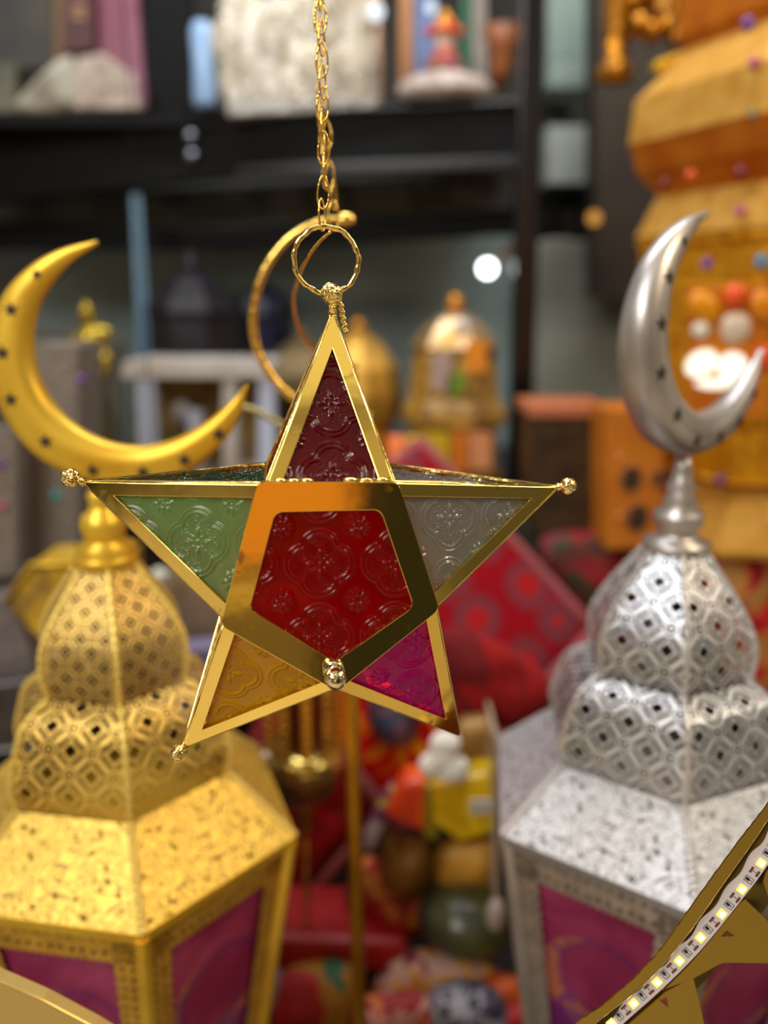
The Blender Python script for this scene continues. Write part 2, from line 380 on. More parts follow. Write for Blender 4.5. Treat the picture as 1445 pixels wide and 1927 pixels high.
# glass edge strip catching light
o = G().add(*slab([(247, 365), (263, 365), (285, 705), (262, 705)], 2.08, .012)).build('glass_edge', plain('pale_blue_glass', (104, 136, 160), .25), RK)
for pts, Y in (([(-100, 420), (-100, 372), (470, 350), (970, 320), (970, 388), (470, 424)], [2.4, 2.4, 2.3, 2.2, 2.2, 2.3]),):
    o = G().add(*slab(pts, Y, .04)).build('glass_shelf_strip', patches('grey_reflecting_strip', [(44, 52, 62), (70, 78, 86), (92, 96, 100), (60, 60, 66), (110, 108, 104)], 5, .3, .3))
    tag(o, 'grey glassy strip running between the two black shelf beams', 'shelf strip')

# pale grey rounded panels standing in for a reflection behind the shelf
mg = plain('pale_grey_reflection', (160, 182, 184), .5, c2=(134, 156, 156), scale=3)
pts = smoothline([(60, 560), (180, 480), (340, 448), (600, 438), (800, 432), (985, 424)], 40)
pts = [tuple(p) for p in pts] + [(985, 1380), (60, 1380)]
tag(bevel(G().add(*slab(pts, 2.75, .06)).build('reflection_panel', mg), .01), 'wide pale grey reflection with a curved top edge, built as a panel behind the lantern shelf', 'panel')
pts = [tuple(p) for p in smoothline([(1005, 455), (1060, 448), (1130, 465), (1180, 520)], 16)] + [(1210, 1421), (1005, 1421)]
tag(bevel(G().add(*slab(pts, 2.6, .06)).build('reflection_panel', plain('warm_grey_reflection', (150, 150, 140), .5, c2=(128, 128, 116), scale=3)), .01), 'pale grey curved reflection, built as a panel, between the black post and the silver crescent', 'panel')
# stacked pale cartons right of the post
for (y0, y1, c, lab) in ((-30, 112, (140, 160, 152), 'uppermost'), (112, 166, (150, 168, 160), 'middle'), (236, 346, (176, 184, 176), 'lowest')):
    o = bevel(G().add(*slab([(1030, y0), (1112, y0), (1112, y1), (1030, y1)], 2.7, .2)).build('carton', plain('pale_carton', c, .6, c2=tuple(int(v * .88) for v in c), scale=8)), .006)
    tag(o, 'pale grey-green carton right of the black post, %s of the three' % lab, 'carton')
o = bevel(G().add(*slab([(1024, 360), (1024, 166), (1122, 166), (1122, 360)], 2.95, .2)).build('rack_crate', plain('dark_crate', (58, 62, 60), .6)), .006)
tag(o, 'dark grey crate among the pale cartons right of the post', 'crate')
sk = empty('stock_shelf', (at(1070, 360, 2.9)[0], 2.95, 0), 'dark grey stock shelf holding the pale cartons right of the post', 'shelf')
xa_, xb_ = at(1024, 360, 2.9)[0] - .02, at(1122, 360, 2.9)[0] + .02; zk = at(1070, 348, 2.7)[2]
G().add(*box(xa_, xb_, 2.66, 3.2, zk - .02, zk - .001)).build('shelf_plank', M_BLACK2, sk)
for q in (xa_, xb_ - .02): G().add(*box(q, q + .02, 3.16, 3.2, 0, zk - .02)).build('upright', M_BLACK2, sk); G().add(*box(q, q + .02, 2.68, 2.72, 0, zk - .02)).build('upright', M_BLACK2, sk)
G_ = G().add(*slab([(1118, 560), (1118, -40), (1330, -40), (1330, 560)], 2.4, .1))
tag(G_.build('cabinet_side', plain('dark_brown_board', (34, 24, 16), .5, c2=(48, 36, 22), scale=4)), 'dark brown upright board behind the giant gold lantern', 'board')
def hung(x, y, Y, r, m, label, name='pendant_lamp', x2=None):
    c = at(x, y, Y); e = empty(name, c, label, 'lamp'); G().add(*sphere(c, r)).build('bulb', m, e, True)
    G().add(*tube([c + np.array([0, .01, r * .8]), np.array([c[0] + (x2 or 0), Y + .01, 3.0])], .0012, 6)).build('cord', M_BLACK2, e)
hung(1118, 410, 2.3, .016, emit('amber_bulb', (255, 176, 84), .9), 'small dim amber bulb against the dark board')
hung(917, 505, 2.2, .019, emit('white_bulb', (250, 255, 255), 9), 'small bright white spot bulb left of the black post')
o = G().add(*tube([at(935, 492, 2.2), at(972, 452, 2.2)], .008)).build('bulb_bracket', plain('copper_bracket', (170, 110, 60), .4, .3)); tag(o, 'copper-coloured bracket beside the white spot bulb', 'bracket')

# ================================================================== UPPER SHELF GOODS
SH = 2.08
def slabthing(name, pts, Y, depth, mat, label, cat, bw=.004, group=None):
    return tag(bevel(G().add(*slab(pts, Y, depth)).build(name, mat), bw), label, cat, group)
slabthing('gift_box', [(170, 200), (175, -40), (255, -40), (274, 205)], 2.10, .1, plain('rose_card', (126, 62, 82), .5, c2=(150, 100, 120), scale=7), 'dusty rose gift box at the right end of the upper left shelf', 'box')
bk = empty('gift_box', at(145, 100, 2.09), 'dark maroon box with small gold marks on the upper left shelf', 'box')
bevel(G().add(*slab([(118, 100), (118, -40), (176, -40), (178, 94)], 2.07, .08)).build('box_body', plain('maroon_card', (68, 18, 22), .5), bk), .003)
for yy in (18, 34): G().add(*slab([(136, yy), (136, yy - 8), (160, yy - 8), (160, yy)], 2.066, .004)).build('gold_mark', plain('gold_print', (170, 120, 60), .4), bk)
slabthing('picture_frame', [(98, 150), (102, -40), (124, -40), (120, 130)], 2.12, .03, plain('tan_wood', (120, 88, 52), .5), 'tan wooden frame edge left of the maroon box', 'frame')
def cloth(name, pts, Y, depth, mat, label, cat, bump=.02, group=None, seed=1):
    """puffy folded heap with the outline pts: a domed grid with folds"""
    P = [np.array(p, float) for p in smoothline(pts, 48, True)]; c = sum(P) / len(P); rng = random.Random(seed)
    V = []; Fc = []; rings = 7; n = len(P); ph = [rng.uniform(0, 6.28) for _ in range(6)]
    Yb = Y + depth
    for s in (-1, 1):
        for i in range(rings):
            t = 1 - i / rings
            for k, p in enumerate(P):
                q = c + (p - c) * t
                dome = math.sqrt(max(0, 1 - t * t)) * depth * .5
                fold = bump * (sin(q[0] * .045 + ph[0] + 1.3 * sin(q[1] * .03 + ph[1])) + .6 * sin(q[1] * .07 + ph[2] + q[0] * .02)) * (1 - t * t) * .5
                V.append(at(q[0], q[1], Y + depth * .5) + np.array([0, s * (dome + (fold if s < 0 else 0)), 0]))
        V.append(at(c[0], c[1], Y + depth * .5) + np.array([0, s * depth * .5, 0]))
    st = rings * n + 1
    for s in (0, 1):
        o = s * st
        for i in range(rings - 1):
            for k in range(n): Fc.append([o + i * n + k, o + i * n + (k + 1) % n, o + (i + 1) * n + (k + 1) % n, o + (i + 1) * n + k])
        for k in range(n): Fc.append([o + (rings - 1) * n + k, o + (rings - 1) * n + (k + 1) % n, o + rings * n])
    bm = G().add(V, Fc).build(name, mat, None, True)
    b2 = bmesh.new(); b2.from_mesh(bm.data); bmesh.ops.remove_doubles(b2, verts=b2.verts, dist=1e-5); bmesh.ops.recalc_face_normals(b2, faces=b2.faces); b2.to_mesh(bm.data); b2.free()
    return tag(bm, label, cat, group)
mcream = plain('cream_cotton', (206, 196, 174), .85, c2=(168, 156, 134), scale=12, bump=.004, bscale=50)
cloth('folded_cloth', [(28, 212), (60, 165), (105, 125), (138, 110), (142, 208)], 2.0, .08, plain('off_white_cloth', (176, 172, 158), .8), 'off-white triangular cloth at the left end of the upper shelf', 'cloth', seed=3)
slabthing('fringed_cloth', [(134, 206), (142, 108), (190, 98), (250, 140), (262, 206)], 2.03, .03, plain('grey_fringe', (150, 134, 122), .8, c2=(186, 170, 158), scale=34), 'grey-beige fringed cloth in front of the rose box', 'cloth', .006)
slabthing('storage_tin', [(-60, 215), (-60, 110), (30, 120), (30, 212)], 2.15, .1, plain('olive_tin', (70, 70, 50), .4, c2=(96, 94, 74), scale=9), 'dull olive tin at the far left of the upper shelf', 'tin')
slabthing('backing_card', [(-60, 130), (-60, -40), (100, -40), (98, 130)], 2.3, .04, plain('navy_card', (30, 36, 44), .5, c2=(70, 64, 48), scale=5), 'dark blue-grey card behind the goods at the upper left', 'card')
# blue-white glossy vase
vx = at(383, 120, 2.02)
va = empty('glass_vase', (vx[0], vx[1], at(383, 203, 2.02)[2]), 'pale blue glossy vase left of the plastic bag of cream fabric', 'vase')
zs = [at(383, y, 2.02)[2] for y in (203, 190, 120, 60, 42)]
G().add(*lathe(vx[0], vx[1], list(zip(zs, (.022, .027, .024, .026, .018))))).build('vase_body', plain('blue_white_glass', (150, 184, 226), .12), va, True)
G().add(*sphere((vx[0] + .03, vx[1] + .0, at(383, 90, 2.02)[2]), .016, sc=(1, .5, 1.6))).build('yellow_flower', plain('mustard_petals', (150, 128, 50), .6), va, True)
# bag with cream fabric
bag = empty('plastic_bag', at(575, 215, 2.0), 'clear plastic bag packed with cream ruffled fabric above the star', 'bag')
def lumps(parent, name, cs, Y, mat, sc=(1, .7, 1)):
    g = G()
    for (x, y, r) in cs: g.add(*sphere(at(x, y, Y + .01 * random.random()), r, 16, 10, sc))
    return g.build(name, mat, parent, True)
rr = random.Random(5)
lumps(bag, 'cream_fabric', [(440 + rr.random() * 230, 15 + rr.random() * 150, .030 + rr.random() * .035) for _ in range(46)], 2.02, mcream)
bevel(G().add(*slab([(428, 218), (424, 196), (705, 180), (708, 204)], 1.96, .09)).build('bag_base', plain('clear_film_edge', (150, 146, 138), .3), bag), .004)
g = G().add(*slab([(428, 216), (420, -40), (712, -40), (716, 204)], 1.955, .002))
b = NB('clear_film'); tp = b.n('ShaderNodeBsdfTransparent'); gl = b.n('ShaderNodeBsdfGlossy'); gl.inputs[1].default_value = .12; msx = b.n('ShaderNodeMixShader')
msx.inputs[0].default_value = .07; b.nt.links.new(tp.outputs[0], msx.inputs[1]); b.nt.links.new(gl.outputs[0], msx.inputs[2]); M_FILM = b.done(msx.outputs[0])
b.nt.links.new(b.bump(b.noise(30).outputs['Fac'], 1, .01), gl.inputs['Normal'])
g.build('bag_film', M_FILM, bag)
slabthing('blue_backdrop_box', [(425, 60), (425, -40), (560, -40), (560, 60)], 2.35, .05, plain('slate_card', (92, 102, 118), .5), 'slate blue box behind the plastic bag of cream fabric', 'box')
slabthing('wooden_strip', [(692, 190), (688, -40), (715, -40), (718, 190)], 2.14, .02, plain('pale_pine', (206, 148, 98), .5, c2=(224, 176, 130), scale=9), 'pale wooden strip left of the black divider', 'wood strip')
slabthing('wooden_strip', [(752, 190), (752, -40), (776, -40), (778, 180)], 2.05, .02, plain('orange_pine', (184, 128, 80), .5), 'tan wooden strip right of the black divider', 'wood strip')
slabthing('glass_jar', [(778, 170), (780, -40), (822, -40), (822, 160)], 2.2, .05, plain('blue_glass', (112, 130, 172), .15), 'blue glass jar behind the clown figurine, left side', 'jar')
slabthing('glass_jar', [(868, 160), (868, -40), (885, -40), (885, 160)], 2.2, .05, plain('green_glass', (60, 110, 84), .15), 'narrow green glass jar behind the clown figurine, right side', 'jar')
slabthing('glass_jar', [(890, 165), (888, -40), (915, -40), (918, 160)], 2.18, .05, plain('smoky_glass', (140, 132, 124), .15), 'smoky clear jar left of the brown pot', 'jar')
hung(706, 22, 2.0, .018, emit('cool_bulb', (235, 245, 255), 1.6), 'white glowing bulb at the top beside the pale wooden strip')
hung(812, 14, 2.12, .012, emit('cool_bulb2', (235, 245, 255), 1.4), 'white glowing bulb above the clown figurine')
# clown figurine in a domed stand
c0 = at(836, 180, 2.0)
snow = empty('clown_figurine', c0, 'small clown figurine with red and yellow hat on the upper shelf', 'figurine')
def P2(x, y): return at(x, y, 2.0)
G().add(*lathe(c0[0], c0[1], [(P2(0, 150)[2], .045), (P2(0, 120)[2], .038), (P2(0, 100)[2], .022), (P2(0, 92)[2], .014)], 20)).build('coat', patches('clown_coat', [(30, 50, 90), (190, 50, 40), (30, 110, 60), (230, 150, 40)], 60), snow, True)
G().add(*sphere(P2(836, 82), .022, sc=(1, .9, 1))).build('head', plain('clown_face', (222, 190, 170), .5), snow, True)
G().add(*sphere(P2(836, 76) + np.array([0, -.02, 0]), .004)).build('nose', plain('clown_nose', (210, 30, 30), .4), snow, True)
G().add(*lathe(c0[0], c0[1], [(P2(0, 62)[2], .032), (P2(0, 56)[2], .028), (P2(0, 30)[2], .010), (P2(0, 18)[2], .002)], 16)).build('hat', patches('clown_hat', [(230, 170, 40), (200, 40, 40), (235, 190, 60)], 60), snow, True)
for s_ in (-1, 1): G().add(*sphere(P2(836 + s_ * 28, 60), .010)).build('pompom', plain('red_pompom', (210, 30, 50), .8), snow, True)
for s_ in (-1, 1): G().add(*tube([P2(836 + s_ * 12, 100), P2(836 + s_ * 26, 118), P2(836 + s_ * 16, 132)], .008)).build('sleeve', plain('green_sleeve' if s_ > 0 else 'orange_sleeve', (30, 120, 70) if s_ > 0 else (210, 90, 40), .7), snow, True)
cake = empty('round_pedestal', at(838, 195, 1.97), 'round whitish pedestal under the clown figurine', 'pedestal')
zb = at(838, 192, 1.99)[2]; G().add(*lathe(c0[0], 1.99, [(zb, .112), (zb + .02, .108), (zb + .04, .085), (zb + .052, .05)], 32)).build('base', plain('speckled_white', (196, 184, 176), .6, c2=(150, 128, 120), scale=60), cake, True)
pz = [at(942, y, 2.05)[2] for y in (165, 130, 90, 52)]
px_ = at(942, 100, 2.05)
pot = empty('clay_pot', (px_[0], px_[1], pz[0]), 'orange-brown flared pot left of the black post', 'pot')
G().add(*lathe(px_[0], px_[1], list(zip(pz, (.016, .022, .03, .042))), 20)).build('pot_body', plain('terracotta', (150, 84, 36), .5, c2=(112, 60, 26), scale=30), pot, True)
# ================================================================== COUNTER GOODS BEHIND THE STAR
GM = (0.86, .58, .15, 1)
M_SATIN = plain('satin_gold', (238, 196, 64), .38, .55, c2=(226, 176, 48), scale=14)
M_SATIN2 = plain('deep_satin_gold', (224, 164, 44), .40, .7, c2=(196, 134, 30), scale=12)
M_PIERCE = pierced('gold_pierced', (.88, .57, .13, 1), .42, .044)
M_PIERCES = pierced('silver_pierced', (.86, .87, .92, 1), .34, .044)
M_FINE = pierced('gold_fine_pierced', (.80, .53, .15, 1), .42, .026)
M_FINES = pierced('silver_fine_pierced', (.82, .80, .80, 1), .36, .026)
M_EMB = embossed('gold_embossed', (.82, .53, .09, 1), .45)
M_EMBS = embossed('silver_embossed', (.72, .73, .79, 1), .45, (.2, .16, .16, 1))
M_LAT = lattice('gold_filigree', (.92, .54, .08, 1), .5)
M_LATS = lattice('silver_filigree', (.74, .62, .52, 1), .4)
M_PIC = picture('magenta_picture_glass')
M_SILVER = plain('satin_silver', (196, 190, 190), .36, .75, c2=(176, 170, 168), scale=14)
M_SILVERW = plain('silver_strip', (226, 226, 232), .35, .7)
M_STRIPG = plain('pale_gold_strip', (226, 196, 100), .42, .45)
M_HOLE_SHADE = plain('cut_out_shade', (46, 38, 34), .8)
M_STONE = {k: plain('gem_' + k, c, .15) for k, c in dict(teal=(40, 160, 160), purple=(120, 60, 150), pink=(190, 90, 130), maroon=(120, 20, 30), blue=(90, 150, 190), orange=(230, 90, 20), red=(220, 50, 30)).items()}

# dark lantern silhouette
def small_lantern(cx_px, Y, pr, name, label, mat, th=.3, seg=6, parts=('base', 'body', 'roof', 'finial'), group=None, win=None):
    """pr: lists of (y_px, r_px) per part"""
    zbot = at(cx_px, pr[0][0][0], Y); s = Y / (F)
    e = empty(name, zbot, label, 'lantern', group)
    for nm, p, m in zip(parts, pr, mat):
        L_ = []
        for (y, r) in p:
            w = at(cx_px + r, y, Y)[0] - at(cx_px, y, Y)[0]; L_.append((at(cx_px, y, Y)[2], w))
        V, Fc, uv = lathe(zbot[0], Y, L_, seg if nm != 'finial' else 12, th); G().add(V, Fc, uv).build(nm, m, e, nm == 'finial')
    return e
M_DARKL = plain('dark_bronze', (20, 17, 22), .5, .2, c2=(36, 32, 42), scale=16)
small_lantern(368, 2.1, [[(690, 92), (672, 92), (670, 84)], [(672, 82), (600, 84), (585, 88)], [(586, 92), (560, 80), (528, 46), (510, 22)], [(512, 12), (500, 18), (488, 12), (470, 5)]],
              'dark_lantern', 'dark bronze domed lantern standing behind the gold crescent', [M_DARKL] * 4, .5, 8)
small_lantern(500, 2.25, [[(690, 60), (676, 60), (674, 54)], [(676, 52), (600, 54), (590, 56)], [(592, 60), (560, 50), (540, 20)], [(542, 8), (530, 10), (520, 4)]],
              'dark_lantern', 'smaller dark lantern with bluish glints behind the thin wire crescent', [plain('blue_black_metal', (20, 22, 38), .35, .2, c2=(50, 56, 86), scale=20)] * 4, .2, 8)
# gold lanterns
mo = plain('orange_gold', (214, 140, 40), .4, .5, c2=(170, 110, 34), scale=26)
my = patches('amber_glow_glass', [(226, 120, 20), (214, 176, 30), (240, 150, 60), (150, 70, 14), (236, 190, 90)], 20, .3, .8)
e = small_lantern(850, 1.85, [[(905, 96), (888, 98), (885, 84)], [(886, 80), (800, 84), (792, 100), (770, 100), (766, 92), (745, 84), (660, 78), (652, 84)], [(652, 84), (625, 66), (600, 40), (588, 16)], [(590, 12), (578, 18), (566, 16), (552, 8)]],
              'gold_lantern', 'gold domed lantern with a green and pale pink window, left of the black post', [mo, patches('gold_window_glass', [(150, 110, 50), (196, 150, 60), (120, 84, 36), (214, 160, 50)], 22, .35, .6), plain('domed_gold', (186, 140, 62), .35, .6, c2=(220, 190, 150), scale=16), mo], .35)
for pts, c, n_ in (([(812, 735), (812, 665), (850, 655), (850, 735)], (176, 150, 140), 'pale_pane'), ([(842, 740), (842, 705), (872, 700), (872, 740)], (110, 150, 40), 'green_pane'), ([(878, 700), (878, 640), (915, 640), (915, 700)], (230, 140, 30), 'orange_pane')):
    G().add(*slab(pts, 1.735, .01)).build(n_, plain(n_, c, .5), e)
for pts, c, n_ in (([(800, 888), (800, 815), (845, 815), (845, 888)], (206, 172, 20), 'yellow_pane'), ([(850, 888), (850, 815), (880, 815), (880, 888)], (224, 120, 30), 'amber_pane'), ([(884, 884), (884, 815), (925, 815), (925, 884)], (230, 150, 100), 'peach_pane')):
    G().add(*slab(pts, 1.735, .01)).build(n_, plain(n_, c, .5), e)
G().add(*sphere(at(868, 612, 1.78), .012, sc=(1.4, .6, 1))).build('painted_highlight', plain('highlight_white', (235, 235, 230), .3), e, True)  # white blob stands in for a highlight on the dome
small_lantern(676, 1.95, [[(905, 70), (890, 72), (886, 62)], [(888, 58), (800, 60), (780, 74)], [(782, 80), (740, 84), (690, 76), (645, 46), (625, 22)], [(628, 12), (612, 14), (600, 8)]],
              'gold_lantern', 'round-shouldered gold lantern right behind the top arm of the star', [mo, my, plain('aged_gold_dome', (176, 134, 52), .4, .55, c2=(206, 156, 60), scale=20), mo], .2, 10)
small_lantern(575, 2.1, [[(905, 70), (890, 72), (886, 62)], [(888, 58), (760, 60), (740, 74)], [(742, 80), (700, 76), (660, 50), (640, 20)], [(642, 12), (630, 12), (620, 6)]],
              'gold_lantern', 'dull grey-gold lantern left behind the top arm of the star', [plain('dull_gold', (120, 100, 66), .5, .4)] * 4, .1, 10)
# amber / red jars low behind the star
for i, (x, c, lab) in enumerate(((745, (226, 110, 40), 'orange'), (782, (200, 180, 30), 'yellow'))):
    p = at(x, 905, 1.72); e = empty('glass_votive', p, 'small %s glass votive in front of the gold lanterns behind the star' % lab, 'candle holder')
    z0, z1 = p[2], at(x, 820, 1.72)[2]
    G().add(*lathe(p[0], 1.72, [(z0, .014), (z0 + .01, .018), (z1, .020)], 16)).build('glass_cup', plain(lab + '_votive_glass', c, .2), e, True)
# gold ornament figure left
e = empty('gold_ornament', at(172, 720, 1.7), 'small shiny gold figurine with a pointed crown behind the gold crescent', 'figurine')
mg2 = plain('yellow_gold', (210, 184, 66), .22, .8, c2=(150, 120, 30), scale=40)
g = G()
for (x, y, r, sc) in ((172, 700, 34, (1, .8, .9)), (172, 640, 30, (1, .8, .9)), (185, 625, 22, (1.3, .8, .6)), (150, 650, 18, (1, 1, 1.4)), (200, 680, 12, (1, 1, 2)), (165, 600, 14, (1, 1, 1.5))):
    g.add(*sphere(at(x, y, 1.7), r * 1.7 / F, 14, 10, sc))
g.build('figure_body', mg2, e, True)
p = at(163, 595, 1.7); G().add(*lathe(p[0], 1.7, [(p[2], .014), (p[2] + .012, .016), (p[2] + .02, .008), (p[2] + .03, .002)], 12)).build('crown', mg2, e, True)
zb = at(172, 735, 1.7)[2]; G().add(*lathe(at(172, 735, 1.7)[0], 1.7, [(zb - .18, .04), (zb - .01, .034), (zb + .01, .028)], 12)).build('stand', plain('olive_stand', (70, 60, 30), .5), e)
# white framed lantern
e = empty('white_framed_lantern', at(380, 905, 1.75), 'white wooden framed lantern with glass sides right of the gold crescent', 'lantern')
mw = plain('white_wood', (196, 192, 188), .5, c2=(172, 160, 150), scale=8)
mwb = plain('white_wood_cool', (190, 200, 224), .5)
def sl(name, pts, Y, d, mat, par, bv=.002):
    return bevel(G().add(*slab(pts, Y, d)).build(name, mat, par), bv)
sl('top_board', [(228, 712), (232, 680), (512, 682), (512, 712)], 1.68, .2, mw, e)
for pts in ([(262, 905), (256, 712), (290, 712), (296, 905)], [(418, 905), (418, 712), (446, 712), (448, 905)], [(486, 905), (486, 700), (514, 700), (520, 905)]): sl('post', pts, 1.69, .03, mwb if pts[0][0] != 418 else mw, e)
sl('base_board', [(240, 925), (240, 900), (520, 900), (520, 925)], 1.68, .2, mw, e)
sl('back_panel', [(250, 905), (250, 712), (510, 712), (510, 905)], 1.85, .01, patches('amber_backing', [(92, 74, 34), (140, 112, 50), (110, 92, 70), (160, 130, 90)], 9, .5, .4), e)
G().add(*sphere(at(343, 775, 1.76), .022, sc=(1, 1, 1.1))).build('candle_flame_bulb', plain('frosted_bulb', (176, 168, 168), .4), e, True)
p = at(372, 860, 1.74); G().add(*lathe(p[0], 1.74, [(at(0, 900, 1.74)[2], .018), (at(0, 770, 1.74)[2], .018)], 16)).build('candle', plain('pale_candle', (190, 194, 214), .4), e, True)

# silver pierced boxes with gems at the left edge
M_BOXS = plain('hammered_pewter', (156, 146, 136), .45, .4, c2=(104, 96, 90), scale=120, bump=.002, bscale=200)
def gem(par, x, y, Y, c, r=.008):
    G().add(*sphere(at(x, y, Y), r, 12, 8, (1, .6, 1))).build('gemstone', M_STONE[c], par, True)
def sbox(pts, Y, d, label, gems, nm='jewelled_box', mat=None, rim=True):
    p = at(sum(q[0] for q in pts) / len(pts), max(q[1] for q in pts), Y)
    e = empty(nm, p, label, 'box', 'hammered pewter boxes at the left')
    bevel(G().add(*slab(pts, Y, d)).build('box_body', mat or M_BOXS, e), .003)
    if rim:
        P = [at(x, y, Y - .002) for x, y in pts]; G().add(*tube(P, .0035, 6, True)).build('rim', plain('pewter_rim', (150, 144, 144), .3, .8), e)
    for (x, y, c) in gems: gem(e, x, y, Y - .003, c)
    return e
sbox([(36, 1078), (36, 645), (148, 650), (150, 1062)], 1.36, .12, 'tall hammered pewter box with a teal gem behind the gold crescent', [(104, 934, 'teal'), (153, 714, 'purple')])
sbox([(-70, 1090), (-70, 800), (32, 812), (34, 1082)], 1.3, .05, 'pewter box at the left edge with pink and violet gems', [(2, 876, 'purple'), (2, 952, 'pink')])
sbox([(-80, 1300), (-80, 1140), (20, 1130), (80, 1275)], 1.22, .1, 'pale pewter box leaning below the yellow glass lantern', [], mat=plain('pale_pewter', (150, 142, 146), .4, .5, c2=(122, 112, 116), scale=60))
sbox([(-80, 1420), (-80, 1300), (86, 1275), (60, 1405)], 1.18, .1, 'dark pewter box at the left edge above the gold lantern roof', [], mat=plain('dark_pewter', (70, 62, 60), .45, .5, c2=(96, 88, 86), scale=50))
e = empty('yellow_glass_lantern', at(100, 1215, 1.2), 'gold framed lantern with glowing yellow glass left of the gold dome', 'lantern')
f = slab([(10, 1130), (60, 1062), (230, 1060), (230, 1120), (100, 1215), (60, 1180)], 1.14, .1)
G().add(*f).build('glass_body', patches('yellow_green_glass', [(150, 118, 50), (190, 150, 40), (206, 190, 20), (160, 110, 60)], 13, .3, .3), e)
G().add(*tube([at(x, y, 1.137) for x, y in [(10, 1130), (60, 1062), (230, 1060), (230, 1120), (100, 1215), (60, 1180)]], .004, 8, True)).build('frame', M_SATIN, e, True)
slabthing('cream_block', [(300, 1640), (285, 1110), (330, 1060), (400, 1120), (430, 1250), (400, 1640)], 1.45, .12, plain('beige_card', (190, 158, 122), .6, c2=(150, 130, 112), scale=10), 'beige folded carton between the gold dome and the star', 'carton')
slabthing('lilac_block', [(330, 1660), (330, 1225), (425, 1215), (400, 1660)], 1.38, .05, plain('lilac_card', (150, 140, 176), .6), 'small lilac box below the beige carton, behind the star', 'box')
hung(300, 1083, 1.4, .014, plain('opal_bulb', (226, 226, 214), .3), 'small opal white bulb right of the gold dome')
slabthing('dark_backdrop', [(-80, 905), (-80, 600), (236, 640), (236, 905)], 1.95, .015, plain('smoke_board', (58, 54, 48), .6, c2=(84, 78, 68), scale=6), 'smoky grey-brown board behind the pewter boxes', 'board')

# orange punched box and brown carton
e = empty('orange_punched_box', at(1185, 1036, 1.4), 'orange box with dark round holes behind the silver finial', 'box')
mor = plain('orange_card', (206, 122, 26), .5, c2=(188, 104, 20), scale=9)
bevel(G().add(*slab([(1140, 1036), (1138, 770), (1250, 770), (1250, 1030)], 1.40, .12)).build('box_body', mor, e), .004)
for (x, y, r) in ((1188, 902, 22), (1200, 975, 24), (1240, 900, 14)):
    c = at(x, y, 1.398); V, Fc = sphere(c, r * 1.4 / F, 24, 8, (.8, .12, 1.1)); G().add(V, Fc).build('hole_shade_disc', plain('hole_shade', (60, 34, 20), .6), e, True)  # dark disc laid on the card; the hole's shade is its colour
    G().add(*tube([c + np.array([cos(a) * r * .88, 0, sin(a) * r * 1.2]) * 1.4 / F for a in np.linspace(0, 2 * pi, 24, False)], .0025, 6, True)).build('hole_ring', plain('tan_ring', (150, 96, 50), .5), e, True)
for (x, y) in ((1166, 862), (1166, 972)): G().add(*sphere(at(x, y, 1.397), .005, 10, 6)).build('stud', plain('peach_stud', (226, 140, 90), .5), e, True)
e = empty('brown_carton', at(1070, 960, 1.5), 'dark brown carton with a salmon edged lid right of the black post', 'carton')
bevel(G().add(*slab([(1000, 1010), (1000, 784), (1145, 784), (1145, 1010)], 1.5, .14)).build('box_body', plain('dark_brown_card', (50, 32, 16), .5, c2=(74, 54, 24), scale=22), e), .003)
bevel(G().add(*slab([(996, 786), (996, 764), (1148, 764), (1148, 786)], 1.49, .16)).build('lid_edge', plain('salmon_card', (190, 112, 74), .5), e), .002)

# giant gold lantern on the right
CX = 1432; YL = 1.55
base = at(CX, 985, YL)
gl_ = empty('giant_gold_lantern', base, 'giant tiered gold lantern set with coloured gems behind the silver crescent', 'lantern')
kx = lambda r, y: at(CX + r, y, YL)[0] - at(CX, y, YL)[0]
th = radians(-37)
M_G1 = plain('gold_net', (222, 170, 78), .45, .35, c2=(204, 146, 50), scale=26, bump=.0015, bscale=220)
M_G2 = plain('gold_dark_band', (206, 120, 16), .42, .45, c2=(190, 98, 8), scale=16, bump=.002, bscale=150)
M_G3 = plain('gold_beaded', (232, 166, 24), .35, .5, c2=(196, 126, 14), scale=60, bump=.004, bscale=120)
def ring(nm, prof, mat, sm=False, seg=6):
    V, Fc, uv = lathe(base[0], YL, [(at(CX, y, YL)[2], kx(r, y)) for y, r in prof], seg, th); return G().add(V, Fc, uv).build(nm, mat, gl_, sm)
ring('base_flare', [(985, 276), (975, 278), (905, 240), (878, 228)], M_G1)
ring('body', [(878, 230), (866, 266), (862, 260), (470, 276), (462, 284), (445, 282)], M_G3)
ring('roof_tier', [(445, 288), (440, 286), (372, 258), (366, 255)], M_G1)
ring('band', [(366, 255), (320, 300), (266, 318)], M_G2)
ring('upper_tier', [(266, 320), (182, 318), (178, 312)], M_G1)
ring('shoulder', [(178, 314), (100, 240), (88, 238)], M_G1)
ring('upper_band', [(88, 232), (60, 250), (0, 252), (-40, 252)], M_G2)
Ym = YL - .215
for (x, y, c, r) in ((1418, 118, 'pink', .0085), (1425, 212, 'teal', .011), (1395, 325, 'maroon', .010), (1393, 397, 'pink', .009), (1330, 497, 'purple', .009), (1433, 492, 'blue', .011),
                     (1355, 903, 'purple', .008), (1408, 45, 'purple', .010), (1330, 760, 'maroon', .008), (1300, 330, 'orange', .008)):
    gem(gl_, x, y, Ym, c, r)
for (x, y, c) in ((1252, 345, 'maroon'), (1250, 558, 'maroon'), (1243, 672, 'blue')): gem(gl_, x, y, Ym + .04, c, .008)
